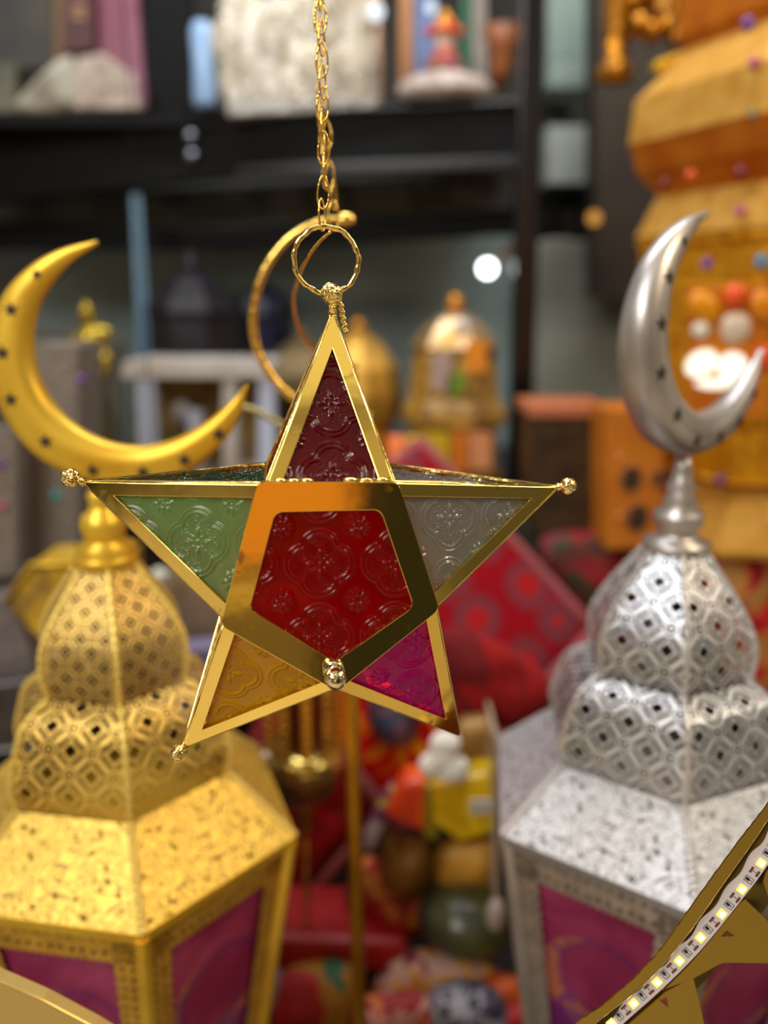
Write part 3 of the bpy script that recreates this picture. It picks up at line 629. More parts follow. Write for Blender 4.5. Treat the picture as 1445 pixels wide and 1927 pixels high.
# window with glass flower; bright gems get their shine as emission
sl('window_frame', [(1286, 800), (1286, 530), (1450, 530), (1450, 800)], Ym - .002, .012, M_G3, gl_)
sl('window_pane', [(1298, 790), (1298, 540), (1446, 540), (1446, 790)], Ym - .006, .005, plain('amber_pane_glass', (214, 130, 40), .3, c2=(190, 100, 20), scale=20), gl_)
mwb_ = emit('gem_shine', (255, 250, 226), 1.6)
mwp = plain('pearl_glass', (226, 206, 186), .2)
for nm, x, y, rx, rz, m, rot in (('glowing_gem', 1320, 684, 31, 24, mwb_, .5), ('glowing_gem', 1378, 690, 28, 26, mwb_, -.4), ('glowing_gem', 1345, 722, 36, 10, mwb_, 0), ('pearl', 1384, 617, 29, 28, mwp, 0), ('pearl', 1318, 621, 16, 16, plain('white_pearl', (236, 232, 214), .15), 0),
                                 ('glass_petal', 1326, 578, 34, 24, plain('amber_petal', (232, 150, 16), .2), -.8), ('glass_petal', 1385, 556, 20, 22, plain('coral_petal', (240, 90, 40), .2), 0),
                                 ('glass_petal', 1437, 575, 24, 30, plain('amber_petal2', (230, 140, 20), .2), .5), ('glass_petal', 1438, 672, 22, 24, plain('coral_petal2', (244, 84, 44), .2), 0)):
    V, Fc = sphere((0, 0, 0), 1, 18, 12, (rx * Ym / F, .010, rz * Ym / F)); c = at(x, y, Ym - .012)
    V = [c + np.array([p[0] * cos(rot) - p[2] * sin(rot), p[1], p[0] * sin(rot) + p[2] * cos(rot)]) for p in V]
    G().add(V, Fc).build(nm, m, gl_, True)
# red round lamp above
e = empty('hanging_gold_ornament', at(1160, 160, 1.8), 'glittering gold tassel ornament hanging at the upper right', 'ornament')
mgt = plain('glitter_gold', (226, 150, 24), .3, .6, c2=(110, 66, 10), scale=70, bump=.006, bscale=60)
V, Fc, uv = lathe(at(1155, 160, 1.8)[0], 1.8, [(at(0, y, 1.8)[2], r * 1.8 / F) for y, r in ((160, 4), (155, 30), (132, 30), (110, 20), (60, 22), (0, 26), (-40, 28))], 16); G().add(V, Fc, uv).build('tassel', mgt, e, True)
g = G(); rr = random.Random(9)
for i in range(26): g.add(*sphere(at(1195 + rr.random() * 110, -10 + rr.random() * 85, 1.72 + rr.random() * .08), .010 + rr.random() * .012, 10, 8))
e2 = empty('bead_cluster', at(1240, 90, 1.75), 'cluster of shiny gold beads above the shoulder of the giant lantern', 'ornament')
g.build('beads', mgt, e2, True)
slabthing('gold_bar_ornament', [(1236, 138), (1232, 115), (1320, 82), (1328, 100)], 1.62, .03, plain('bright_yellow_gold', (240, 190, 40), .3, .5), 'bright slanting gold bar beside the shoulder of the giant lantern', 'ornament', .006)
# ================================================================== RED CUSHIONS, FABRICS, PACKETS
def cushion_mat(name, cols, ring=True):
    b = NB(name); u, v = uvd(b, 1.)
    vd = b.n('ShaderNodeTexVoronoi', feature='F1'); vd.inputs['Scale'].default_value = 4.6; vd.inputs['Randomness'].default_value = .25
    b.nt.links.new(b.coord('UV'), vd.inputs['Vector'])
    r = vd.outputs['Distance']
    st = [(0, lin((140, 110, 40))), (.07, lin((156, 24, 26))), (.24, lin((160, 26, 30))), (.30, lin((96, 52, 60))), (.42, lin((122, 40, 50))), (.52, lin((134, 10, 24))), (.9, lin((150, 6, 16)))]
    col = b.ramp(b.M('ADD', r, b.M('MULTIPLY', b.noise(40).outputs['Fac'], .06)), st)
    zone = b.M('GREATER_THAN', b.M('ADD', u, b.M('MULTIPLY', b.M('SINE', b.M('MULTIPLY', v, 20.)), .01)), .30)
    fl = b.ramp(b.noise(13, 2, None, 1.4).outputs['Fac'], [(.35, lin((170, 8, 14))), (.5, lin((196, 16, 10))), (.56, lin((214, 100, 16))), (.66, lin((222, 140, 20)))])
    p = b.bsdf(b.mix(zone, fl, col), .9, 0., Specular_IOR_Level=.1); return b.done(p.outputs[0])
# big square cushion standing on its corner
A_, B_, C_, D_ = at(790, 828, 1.50), at(1118, 1185, 1.34), at(760, 1560, 1.12), at(440, 1180, 1.30)
e = empty('red_cushion', at(760, 1560, 1.12), 'large red patterned cushion with pale piping standing on its corner behind the star', 'cushion')
n = 24; V = []; uv = []; Fc = []
nrm = np.cross(B_ - A_, D_ - A_); nrm /= np.linalg.norm(nrm)
if nrm[1] > 0: nrm = -nrm
for s in (1, -1):
    for i in range(n + 1):
        for j in range(n + 1):
            a, b_ = i / n, j / n; p = A_ * (1 - a) * (1 - b_) + B_ * a * (1 - b_) + C_ * a * b_ + D_ * (1 - a) * b_
            V.append(p + s * nrm * .035 * (16 * a * (1 - a) * b_ * (1 - b_)) ** .5); uv.append((1 - b_, a))
for s in (0, 1):
    for i in range(n):
        for j in range(n):
            q = s * (n + 1) ** 2 + i * (n + 1) + j; Fc.append([q, q + 1, q + n + 2, q + n + 1])
g = G(); g.add(V, Fc, uv); o = g.build('cover', cushion_mat('mandala_fabric', None), e, True)
b2 = bmesh.new(); b2.from_mesh(o.data); bmesh.ops.remove_doubles(b2, verts=b2.verts, dist=1e-5); bmesh.ops.recalc_face_normals(b2, faces=b2.faces); b2.to_mesh(o.data); b2.free()
pip = []
for p, q in ((A_, B_), (B_, C_), (C_, D_), (D_, A_)): pip += [p + (q - p) * t for t in np.linspace(.01, .99, 10)]
G().add(*tube(pip, .011, 8, True)).build('piping', plain('dusty_pink_piping', (150, 72, 78), .9), e, True)
# patterned textile panel leaning left-below
cloth('red_textile', [(860, 1375), (700, 1530), (520, 1745), (495, 1690), (430, 1560), (500, 1330), (700, 1290)], [1.2][0], .05, patches('deep_red_cloth', [(150, 6, 10), (180, 8, 14), (120, 14, 20), (170, 40, 20)], 9, .7, .8), 'deep red folded textile behind the gold pole', 'textile', .012, seed=11)
o = G().add(*tube([at(528, 1752, 1.14), at(690, 1560, 1.16), at(866, 1372, 1.18)], .0085)).build('textile_edge_cord', plain('rosy_cord', (156, 74, 76), .7), None, True)
tag(o, 'rosy diagonal cord running along the edge of the red textile', 'cord')
tag(G().add(*lathe(*(at(742, 1330, 1.17)[:2]), [(at(0, y, 1.17)[2], r * 1.17 / F) for y, r in ((1395, 20), (1380, 44), (1340, 58), (1300, 52), (1270, 30))], 24)).build('patterned_jar', patches('blue_mosaic', [(96, 40, 60), (70, 70, 90), (60, 90, 130), (150, 90, 90), (52, 40, 60)], 34, .4, 1.), None, True), 'round dark mosaic patterned jar just below the magenta arm of the star', 'jar')
# fabric heap right behind the silver lantern
cloth('patterned_textile', [(1290, 1000), (1380, 985), (1500, 990), (1520, 1330), (1400, 1320), (1330, 1180)], 1.36, .08, patches('poppy_print', [(150, 8, 30), (206, 20, 30), (206, 130, 60), (196, 150, 80), (212, 60, 90), (90, 20, 60)], 13, .7, 1.6), 'red, orange and tan floral textile right of the silver lantern dome', 'textile', .012, seed=12)
cloth('red_floral_textile', [(1010, 1040), (1060, 1000), (1200, 1010), (1250, 1120), (1200, 1230), (1110, 1180)], 1.46, .07, patches('dark_red_floral', [(120, 8, 20), (150, 14, 24), (60, 60, 30), (120, 30, 50), (180, 110, 80)], 15, .7, 1.), 'dark red floral textile between the red cushion and the silver dome', 'textile', .01, seed=13)
slabthing('grey_block', [(985, 1060), (985, 985), (1060, 985), (1075, 1060)], 1.56, .08, plain('grey_green_card', (66, 70, 58), .6), 'grey-green card block above the right corner of the red cushion', 'box')
cloth('red_textile', [(850, 1180), (1000, 1240), (1040, 1320), (960, 1370), (860, 1340), (800, 1240)], 1.10, .06, patches('vivid_red_cloth', [(104, 2, 8), (146, 2, 2), (120, 2, 4), (84, 2, 12)], 5, .95, .6), 'vivid red folded cloth right of the magenta arm of the star', 'textile', .012, seed=14)
# packets in a clear bin
bin_ = empty('clear_bin', at(820, 1790, 1.10), 'clear plastic bin holding yellow, orange and gold packets below the star', 'bin')
G().add(*slab([(928, 1690), (930, 1385), (938, 1385), (936, 1690)], 1.00, .1)).build('bin_side', plain('clear_bin_edge', (168, 150, 130), .2), bin_)
slabthing('yellow_packet', [(815, 1555), (810, 1475), (930, 1455), (934, 1568), (870, 1590)], 1.03, .05, patches('yellow_foil', [(206, 160, 0), (228, 190, 10), (190, 150, 10), (214, 110, 10)], 11, .35, .6), 'bright yellow packet on the right side of the clear bin', 'packet', .01)
slabthing('orange_packet', [(722, 1540), (760, 1470), (805, 1470), (806, 1575)], 1.04, .05, patches('orange_foil', [(210, 60, 20), (232, 90, 24), (226, 120, 50)], 14, .4, .6), 'orange-red packet left of the yellow packet', 'packet', .01)
slabthing('olive_packet', [(798, 1580), (800, 1480), (824, 1478), (826, 1584)], 1.035, .05, plain('olive_foil', (136, 120, 16), .4), 'narrow olive packet between the orange and yellow packets', 'packet', .004)
slabthing('grey_label_card', [(886, 1535), (884, 1508), (926, 1506), (928, 1530)], 1.02, .006, plain('grey_label', (184, 178, 166), .5), 'small pale grey card stuck on the yellow packet', 'card', .001)
cloth('gold_pouch', [(720, 1560), (760, 1580), (810, 1590), (815, 1660), (760, 1690), (712, 1640)], 1.04, .06, plain('dull_gold_cloth', (140, 96, 30), .5, .2, c2=(110, 72, 18), scale=18), 'dull gold pouch under the orange packet', 'pouch', .008, seed=15)
cloth('gold_pouch', [(820, 1600), (880, 1575), (934, 1580), (934, 1660), (880, 1690), (826, 1680)], 1.03, .06, plain('bright_gold_cloth', (196, 142, 46), .5, .2, c2=(150, 104, 26), scale=18), 'brighter gold pouch under the yellow packet', 'pouch', .008, seed=16)
g = G()
for (x, y, r) in ((838, 1400, 34), (815, 1440, 32), (852, 1446, 36), (832, 1425, 34)): g.add(*sphere(at(x, y, 1.02), r * 1.0 / F, 16, 10, (1, .6, .9)))
tag(g.build('cotton_ball', plain('bright_cotton', (240, 238, 232), .9, bump=.006, bscale=60), None, True), 'fluffy white cotton ball at the tip of the magenta star arm', 'cotton')
slabthing('tan_packet', [(862, 1470), (866, 1365), (930, 1355), (930, 1460)], 1.08, .04, patches('tan_foil', [(150, 110, 60), (190, 150, 90), (130, 80, 40)], 24, .4, 1.), 'tan packet behind the white cotton ball', 'packet', .01)
cloth('striped_pouch', [(700, 1530), (735, 1470), (745, 1500), (700, 1600), (680, 1590)], 1.05, .03, patches('stripes', [(196, 190, 200), (120, 60, 90), (190, 160, 60), (60, 70, 130)], 26, .5, .4), 'striped multicolour pouch at the left end of the packets', 'pouch', .004, seed=17)
cloth('patterned_scarf', [(648, 1680), (690, 1610), (740, 1650), (840, 1690), (820, 1740), (740, 1765), (670, 1740)], 1.06, .06, patches('scarf_print', [(200, 30, 30), (130, 20, 40), (210, 110, 40), (190, 140, 60), (70, 30, 60)], 18, .6, 1.4), 'red and orange printed scarf right of the gold pole', 'scarf', .008, seed=18)
# dark bowl and below
bp = at(880, 1790, 1.0)
e = empty('grey_bowl', bp, 'glossy dark grey-green bowl below the gold pouches', 'bowl')
G().add(*lathe(bp[0], 1.03, [(bp[2] + r_, q) for r_, q in ((0, .045), (.012, .062), (.035, .070), (.06, .060), (.075, .04), (.082, .012))], 28)).build('bowl_body', plain('olive_grey_glaze', (40, 44, 40), .3, c2=(84, 84, 22), scale=9), e, True)
tag(G().add(*sphere(at(933, 1722, .98), .017, sc=(.8, .8, 1.5))).build('pebble', plain('pale_pebble', (160, 140, 130), .5), None, True), 'pale oval pebble right of the dark bowl', 'pebble')
slabthing('red_case', [(505, 1832), (512, 1765), (768, 1775), (772, 1830)], 1.02, .12, plain('red_vinyl', (146, 14, 20), .45, c2=(176, 20, 26), scale=6), 'flat red case behind the foot of the gold pole', 'case', .01)
cloth('rainbow_cloth', [(520, 1850), (580, 1820), (670, 1830), (690, 1960), (510, 1960)], .96, .08, patches('rainbow_print', [(150, 14, 24), (170, 20, 30), (160, 110, 30), (30, 90, 60), (50, 50, 110), (150, 16, 30)], 8, .6, .6), 'red cloth with a rainbow patch left of the pole foot', 'cloth', .01, seed=19)
cloth('patchwork_cloth', [(710, 1840), (780, 1795), (880, 1800), (960, 1850), (900, 1900), (720, 1900)], .97, .07, patches('patchwork_print', [(180, 40, 50), (206, 150, 30), (190, 150, 140), (120, 20, 30), (206, 110, 40)], 20, .6, 1.2), 'pink, yellow and red patchwork cloth under the dark bowl', 'cloth', .01, seed=20)
cloth('black_white_cloth', [(800, 1880), (860, 1850), (940, 1870), (960, 1960), (810, 1960)], .93, .06, patches('black_white_print', [(24, 24, 36), (150, 146, 156), (60, 60, 76), (110, 104, 120), (20, 20, 30)], 30, .6, 1.6), 'black and white printed cloth at the bottom centre', 'cloth', .008, seed=21)
cloth('patchwork_cloth', [(670, 1890), (740, 1870), (810, 1880), (820, 1960), (670, 1960)], .93, .05, patches('candy_print', [(190, 120, 30), (206, 150, 140), (150, 20, 30), (206, 120, 60), (50, 40, 30)], 24, .6, .8), 'candy pink and mustard cloth right of the pole foot', 'cloth', .008, seed=22)
cloth('orange_cloth', [(880, 1850), (960, 1840), (1015, 1862), (1010, 1900), (920, 1890)], .96, .04, plain('orange_cotton', (196, 84, 20), .6, c2=(170, 60, 10), scale=14), 'orange cloth at the foot of the silver lantern', 'cloth', .006, seed=23)
cloth('red_cloth', [(950, 1900), (1020, 1890), (1040, 1960), (950, 1960)], .94, .04, plain('crimson_cotton', (160, 20, 26), .6), 'crimson cloth at the bottom beside the silver lantern', 'cloth', .006, seed=24)
cloth('navy_stripe_cloth', [(440, 1880), (490, 1800), (530, 1830), (580, 1960), (430, 1960)], .98, .05, patches('navy_stripe_print', [(24, 20, 44), (150, 140, 150), (160, 90, 20), (30, 20, 30)], 16, .6, .6), 'navy and orange cloth between the gold lantern and the rainbow cloth', 'cloth', .008, seed=25)

# hanging gold beaded lamp behind lower left arm
ax = 575; YB = 1.04
e = empty('beaded_gold_lamp', at(ax, 1570, YB), 'gold beaded cylinder lamp with a pointed finial behind the amber star arm', 'lamp')
bx_ = at(ax, 1570, YB)[0]
M_BRN = plain('bronze_gold', (160, 112, 36), .3, .8, c2=(206, 150, 50), scale=30)
def rl(nm, prof, mat, seg=24, sm=True):
    V, Fc, uv = lathe(bx_, YB, [(at(ax, y, YB)[2], r * YB / F) for y, r in prof], seg); G().add(V, Fc, uv).build(nm, mat, e, sm)
G().add(*tube([at(ax, 1580, YB), (bx_, YB, .50)], .0035, 8)).build('stem', M_BRN, e, True)
rl('finial', [(1590, 2), (1560, 12), (1530, 14), (1505, 24)], M_BRN)
rl('lower_bowl', [(1508, 24), (1490, 56), (1462, 74), (1440, 78)], plain('brown_gold', (130, 92, 40), .3, .7))
rl('rim', [(1442, 80), (1430, 84), (1415, 84), (1405, 78)], plain('pale_gold_rim', (220, 196, 110), .2, .9))
rl('core', [(1408, 40), (1290, 40), (1240, 40)], plain('dark_red_core', (110, 40, 20), .4))
for k in range(10):
    a = 2 * pi * k / 10 + .2; g = G()
    for j in range(11):
        z = at(ax, 1408 - j * 16, YB)[2]; g.add(*sphere((bx_ + .047 * sin(a), YB - .047 * cos(a), z), .0075, 10, 6, (1, 1, .75)))
    g.build('bead_string', M_BRN if k % 2 else plain('amber_bead', (214, 150, 30), .25, .5), e, True)
tag(G().add(*sphere(at(500, 1425, 1.0), .009)).build('hanging_pearl', plain('silver_pearl', (190, 184, 170), .15, .4), None, True), 'small silvery pearl left of the beaded gold lamp', 'pearl')
for (x, y) in ((590, 1448), (612, 1446), (640, 1430)): pass

# thin wire crescent on its pole
YW = .86
cw = at(668, 1927, YW)
e = empty('wire_crescent_stand', (at(680, 2300, YW)[0], YW, .50), 'thin brass wire crescent on a slim gold pole behind the star', 'ornament')
op = smoothline([at(x, y, YW) for x, y in ((650, 413), (600, 418), (545, 448), (500, 505), (478, 575), (480, 640), (500, 690), (535, 735), (590, 775), (640, 790), (700, 780))], 60)
ip = smoothline([at(x, y, Y_) for x, y, Y_ in ((622, 436, .552), (600, 456, .56), (578, 486, .58), (562, 520, .63), (552, 565, .70), (562, 615, .76), (590, 655, .80), (630, 680, .83), (670, 690, .86))], 50)
G().add(*tube(op, [.0028 + .002 * sin(pi * i / (len(op) - 1)) for i in range(len(op))], 8)).build('outer_wire', M_WIRE, e, True)
G().add(*tube(ip, [.0012 + .0012 * i / len(ip) for i in range(len(ip))], 8)).build('inner_wire', M_WIRE, e, True)
G().add(*sphere(at(650, 413, YW), .0065, sc=(1.5, 1, 1))).build('tip_bead', M_WIRE, e, True)
G().add(*tube([at(658, 700, YW), at(660, 1290, YW), at(668, 1600, YW), at(677, 1927, YW), (at(680, 2300, YW)[0], YW, .52)], .0078, 12)).build('pole', plain('brushed_gold_pole', (190, 136, 20), .3, .7, c2=(160, 108, 10), scale=10), e, True)
zz = .50; G().add(*lathe(at(680, 2300, YW)[0], YW, [(.50, .06), (.506, .06), (.512, .02), (.53, .01)], 24)).build('foot', M_WIRE, e, True)
o = G().add(*tube(smoothline([at(x, y, .95) for x, y in ((430, 762), (480, 772), (530, 800), (560, 812))], 16), .0036)).build('wire_hoop', plain('pale_wire', (190, 180, 120), .25, .8), None, True)
tag(o, 'pale gold wire curve between the gold crescent and the star', 'wire')
# ================================================================== TALL LANTERNS WITH CRESCENTS
OUTR = [(182, 452), (110, 470), (50, 505), (4, 560), (-20, 640), (-14, 720), (20, 800), (80, 865), (160, 905), (250, 915), (340, 895), (410, 845), (450, 785), (467, 726)]
INNR = [(184, 461), (140, 490), (103, 530), (74, 580), (64, 640), (72, 700), (100, 755), (145, 800), (200, 828), (262, 838), (325, 826), (385, 795), (432, 757), (463, 724)]
def crescent(parent, axis, dz, rotz, mat, fat=.36, shift=.0, scale=1.0, holes=M_HOLE_SHADE, stars=((76, 517), (31, 583), (17, 663), (33, 749), (98, 826), (184, 880), (276, 884), (352, 862), (415, 815))):
    """axis=(x,y) of the lantern it crowns; built about the gold lantern's axis and turned"""
    gx, gy = -.2731, .80
    O = smoothline([at(x, y, gy) for x, y in OUTR], 78); I = smoothline([at(x, y, gy) for x, y in INNR], 78)
    cr_, sr_ = cos(rotz), sin(rotz)
    bz = at(250, 915, gy)[2]
    def T(p):
        x, y, z = (p[0] - gx + shift) * scale, (p[1] - gy) * scale, bz + (p[2] - bz) * scale
        return np.array([axis[0] + x * cr_ - y * sr_, axis[1] + x * sr_ + y * cr_, z + dz])
    V = []; Fc = []; m = 14; n = len(O)
    for a, b in zip(O, I):
        c = (a + b) / 2; h = (b - a) / 2; w = np.linalg.norm(h)
        for k in range(m):
            t = 2 * pi * k / m; s_ = math.copysign(abs(sin(t)) ** .75, sin(t))
            V.append(T(c + h * cos(t) + np.array([0, -1, 0]) * s_ * max(w * 2 * fat, .0035)))
    for i in range(n - 1):
        for k in range(m): Fc.append([i * m + k, i * m + (k + 1) % m, (i + 1) * m + (k + 1) % m, (i + 1) * m + k])
    Fc += [list(range(m)), list(range((n - 1) * m, n * m))]
    o = G().add(V, Fc).build('crescent', mat, parent, True)
    for (x, y) in stars:
        p = at(x, y, gy); i = min(range(n), key=lambda i: np.linalg.norm((O[i] + I[i]) / 2 - p)); c = (O[i] + I[i]) / 2; h = (I[i] - O[i]) / 2; w = np.linalg.norm(h)
        def surf(q):
            cs = max(-.95, min(.95, float((q - c) @ h) / (w * w))); return max(w * 2 * fat, .0035) * (1 - cs * cs) ** .375
        P = []; r0 = .0075 if y > 560 else .0055
        for k in range(10):
            r = r0 if k % 2 == 0 else r0 * .42; a = pi / 2 + k * pi / 5
            P.append(p + np.array([r * cos(a), 0, r * sin(a)]))
        f = [T(q + np.array([0, -surf(q) - .0007, 0])) for q in [p] + P]
        bk_ = [T(q + np.array([0, -surf(q) + .002, 0])) for q in [p] + P]
        Fs = [[0, 1 + k, 1 + (k + 1) % 10] for k in range(10)] + [[11, 12 + (k + 1) % 10, 12 + k] for k in range(10)] + [[1 + k, 12 + k, 12 + (k + 1) % 10, 1 + (k + 1) % 10] for k in range(10)]
        G().add(f + bk_, Fs).build('star_shade', holes, o)  # dark star laid on the sheet, coloured as the shade inside the hole
    return o
def hexpt(cx, cy, R, z, th, k): a = th + radians(60) * k; return np.array([cx + R * sin(a), cy - R * cos(a), z])
def tier(cx, cy, th, prof, name, mat, strip_mat, parent, strip=.0042, nu=6):
    """one six-sided storey of sheet metal: six separate faces with corner beading"""
    for k in range(6):
        V = []; Fc = []; uv = []; hh = 0
        for i, (z, R) in enumerate(prof):
            if i: hh += math.hypot(z - prof[i - 1][0], R - prof[i - 1][1])
            a, b = hexpt(cx, cy, R, z, th, k), hexpt(cx, cy, R, z, th, k + 1)
            for j in range(nu + 1):
                V.append(a + (b - a) * j / nu); uv.append((R * (j / nu - .5), hh))
        for i in range(len(prof) - 1):
            for j in range(nu): q = i * (nu + 1) + j; Fc.append([q, q + 1, q + nu + 2, q + nu + 1])
        mesh_obj(name + '_panel', V, Fc, mat, parent, False, uv)
    for k in range(6):
        P = [hexpt(cx, cy, R, z, th, k) for z, R in prof]
        g = G().add(*tube(P, strip, 6))
        for q, p in ((0, 1),): pass
        for i in range(len(P) - 1):
            n_ = max(1, int(np.linalg.norm(P[i + 1] - P[i]) / .006))
            for j in range(n_): g.add(*sphere(P[i] + (P[i + 1] - P[i]) * (j + .5) / n_, strip * 1.25, 6, 4))
        g.build('corner_beading', strip_mat, parent)
def spl(prof, n=14):
    P = smoothline([(z, r) for z, r in prof], n); return [(float(p[0]), float(p[1])) for p in P]
def tall_lantern(cx, cy, th, rb, zb, rt, zt, r2, z2, dome, collar, label, mats, cres, floor_z=.50, group='tall crescent lanterns'):
    e = empty('moroccan_lantern', (cx, cy, floor_z), label, 'lantern', None)
    m_p, m_f, m_e, m_l, m_s, m_st = mats
    body_top = (zb - .006, rb * .965); body_bot = (floor_z + .05, rb * .60)
    # body: picture glass, filigree border, corner posts
    def R_at(z): return body_bot[1] + (body_top[1] - body_bot[1]) * (z - body_bot[0]) / (body_top[0] - body_bot[0])
    for k in range(6):
        def Q(s, t, off=0.):   # s across -1..1, t down 0..1
            z = body_top[0] + (body_bot[0] - body_top[0]) * t; R = R_at(z)
            a, b = hexpt(cx, cy, R, z, th, k), hexpt(cx, cy, R, z, th, k + 1); m_ = (a + b) / 2 - np.array([cx, cy, z]); m_ /= np.linalg.norm(m_)
            return a + (b - a) * (s + 1) / 2 + m_ * off
        W_ = rb / 2; H_ = body_top[0] - body_bot[0]
        V = [Q(-1, 0, -.005), Q(1, 0, -.005), Q(1, 1, -.005), Q(-1, 1, -.005)]
        V += [p - (Q(0, .5, .003) - Q(0, .5)) for p in V]
        uv = [(-W_, 0), (W_, 0), (W_ * .63, -H_), (-W_ * .63, -H_)] * 2
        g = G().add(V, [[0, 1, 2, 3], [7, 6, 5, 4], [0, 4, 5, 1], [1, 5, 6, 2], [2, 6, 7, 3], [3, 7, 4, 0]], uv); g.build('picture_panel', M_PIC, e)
        # border frame: outer -> inner with scalloped inner edge
        V = []; uv = []; Fc = []
        def band(s0, t0, s1, t1, inx, iny, nseg):
            b0 = len(V)
            for i in range(nseg + 1):
                f_ = i / nseg; s_, t_ = s0 + (s1 - s0) * f_, t0 + (t1 - t0) * f_; sc_ = 1 + .10 * abs(sin(pi * i / 2.))
                V.append(Q(s_, t_)); V.append(Q(s_ + inx * sc_, t_ + iny * sc_)); L__ = f_ * (H_ if t1 != t0 else 2 * W_)
                uv.append((L__, 0)); uv.append((L__, .026))
                if i: Fc.append([b0 + 2 * i - 2, b0 + 2 * i, b0 + 2 * i + 1, b0 + 2 * i - 1])
        band(-.94, 0, .94, 0, 0, .085, 44); band(-.94, 1, .94, 1, 0, -.085, 30)
        band(-.94, 0, -.92, 1, .26, 0, 60); band(.94, 0, .92, 1, -.26, 0, 60)
        mesh_obj('filigree_border', V, Fc, m_l, e, False, uv)
        P = [hexpt(cx, cy, R_at(z), z, th, k) for z in np.linspace(body_top[0], body_bot[0], 3)]
        G().add(*tube(P, .0075, 6)).build('corner_post', m_st, e)
    G().add(*lathe(cx, cy, [(floor_z, rb * .62), (floor_z + .03, rb * .66), (floor_z + .052, rb * .60)], 6, th)).build('base', m_st, e)
    # roof rim and slope
    G().add(*[q for q in lathe(cx, cy, [(zb - .012, rb * .95), (zb - .010, rb * .995), (zb + .0005, rb * 1.005), (zb + .001, rb * .97)], 6, th)][:2]).build('roof_rim', m_st, e)
    tier(cx, cy, th, [(zb, rb), (zt, rt)], 'roof', m_e, m_s, e, .0030, 4)
    tier(cx, cy, th, spl([(zt + .001, rt * .985), (zt + (z2 - zt) * .25, rt * 1.03), (zt + (z2 - zt) * .55, rt * .965), (zt + (z2 - zt) * .82, (rt + r2) / 2 + .006), (z2, r2 + .002)]), 'middle_tier', m_p, m_s, e, .0030)
    tier(cx, cy, th, spl(dome, 16), 'dome', m_f, m_s, e, .0028)
    V, Fc, uv = lathe(cx, cy, [(dome[0][0] + .0, r2 * .97), (dome[0][0] + .003, r2 * .2)], 6, th)
    G().add(*[q for q in lathe(cx, cy, collar, 28)][:2]).build('finial', m_st, e, True)
    crescent(e, (cx, cy), cres[0], cres[1], m_st, cres[2], cres[3])
    return e
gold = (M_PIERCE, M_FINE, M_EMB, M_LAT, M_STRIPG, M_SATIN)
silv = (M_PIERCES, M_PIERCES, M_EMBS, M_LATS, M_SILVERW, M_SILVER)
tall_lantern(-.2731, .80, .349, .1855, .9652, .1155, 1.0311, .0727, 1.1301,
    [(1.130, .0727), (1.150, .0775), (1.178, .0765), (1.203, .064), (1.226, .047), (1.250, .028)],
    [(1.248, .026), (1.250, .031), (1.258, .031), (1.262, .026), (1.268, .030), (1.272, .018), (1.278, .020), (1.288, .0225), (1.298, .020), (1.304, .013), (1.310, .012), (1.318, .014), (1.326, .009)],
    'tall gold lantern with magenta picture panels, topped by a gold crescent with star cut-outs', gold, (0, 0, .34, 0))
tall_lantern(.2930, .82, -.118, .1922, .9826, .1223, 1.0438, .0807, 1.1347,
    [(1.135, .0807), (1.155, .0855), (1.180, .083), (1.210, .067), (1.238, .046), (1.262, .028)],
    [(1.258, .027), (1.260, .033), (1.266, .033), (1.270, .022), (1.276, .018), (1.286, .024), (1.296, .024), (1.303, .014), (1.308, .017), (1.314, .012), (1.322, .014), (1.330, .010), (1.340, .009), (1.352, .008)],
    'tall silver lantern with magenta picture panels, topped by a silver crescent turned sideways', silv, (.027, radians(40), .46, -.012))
# ================================================================== STAR LANTERN
SO = np.array([-.0369, .53, 1.3362]); ya, xa, za = .1314, -.0584, .0254; TT = .0934
Rz = np.array([[cos(ya), -sin(ya), 0], [sin(ya), cos(ya), 0], [0, 0, 1]])
Rx = np.array([[1, 0, 0], [0, cos(xa), -sin(xa)], [0, sin(xa), cos(xa)]])
Ry = np.array([[cos(za), 0, sin(za)], [0, 1, 0], [-sin(za), 0, cos(za)]])
SM = Rz @ Rx @ Ry; SN = SM @ np.array([0, -1., 0])      # outward normal of the front
def onplane(px, py, yl):
    d = ray(px, py); p0 = SO + SM @ np.array([0, yl, 0]); t = ((p0 - CAM) @ SN) / (d @ SN); return CAM + d * t
FR = -TT / 2
ST = empty('star_lantern', SO + np.array([0, 0, -.17]), 'polished brass five-pointed star lantern with red, green, clear, amber and magenta glass', 'lantern')
GL = dict(red=glass('ruby_glass', (184, 6, 8), .34, .5), top=glass('dark_ruby_glass', (132, 6, 34), .45, .9), green=glass('green_glass', (172, 218, 134), .38, 1.0), clear=glass('clear_teal_glass', (188, 204, 200), .30, 1.3),
          amber=glass('amber_glass', (240, 184, 0), .75, .8), mag=glass('magenta_glass', (226, 0, 176), .5, .8), dkgreen=glass('deep_green_glass', (40, 90, 50), .4))
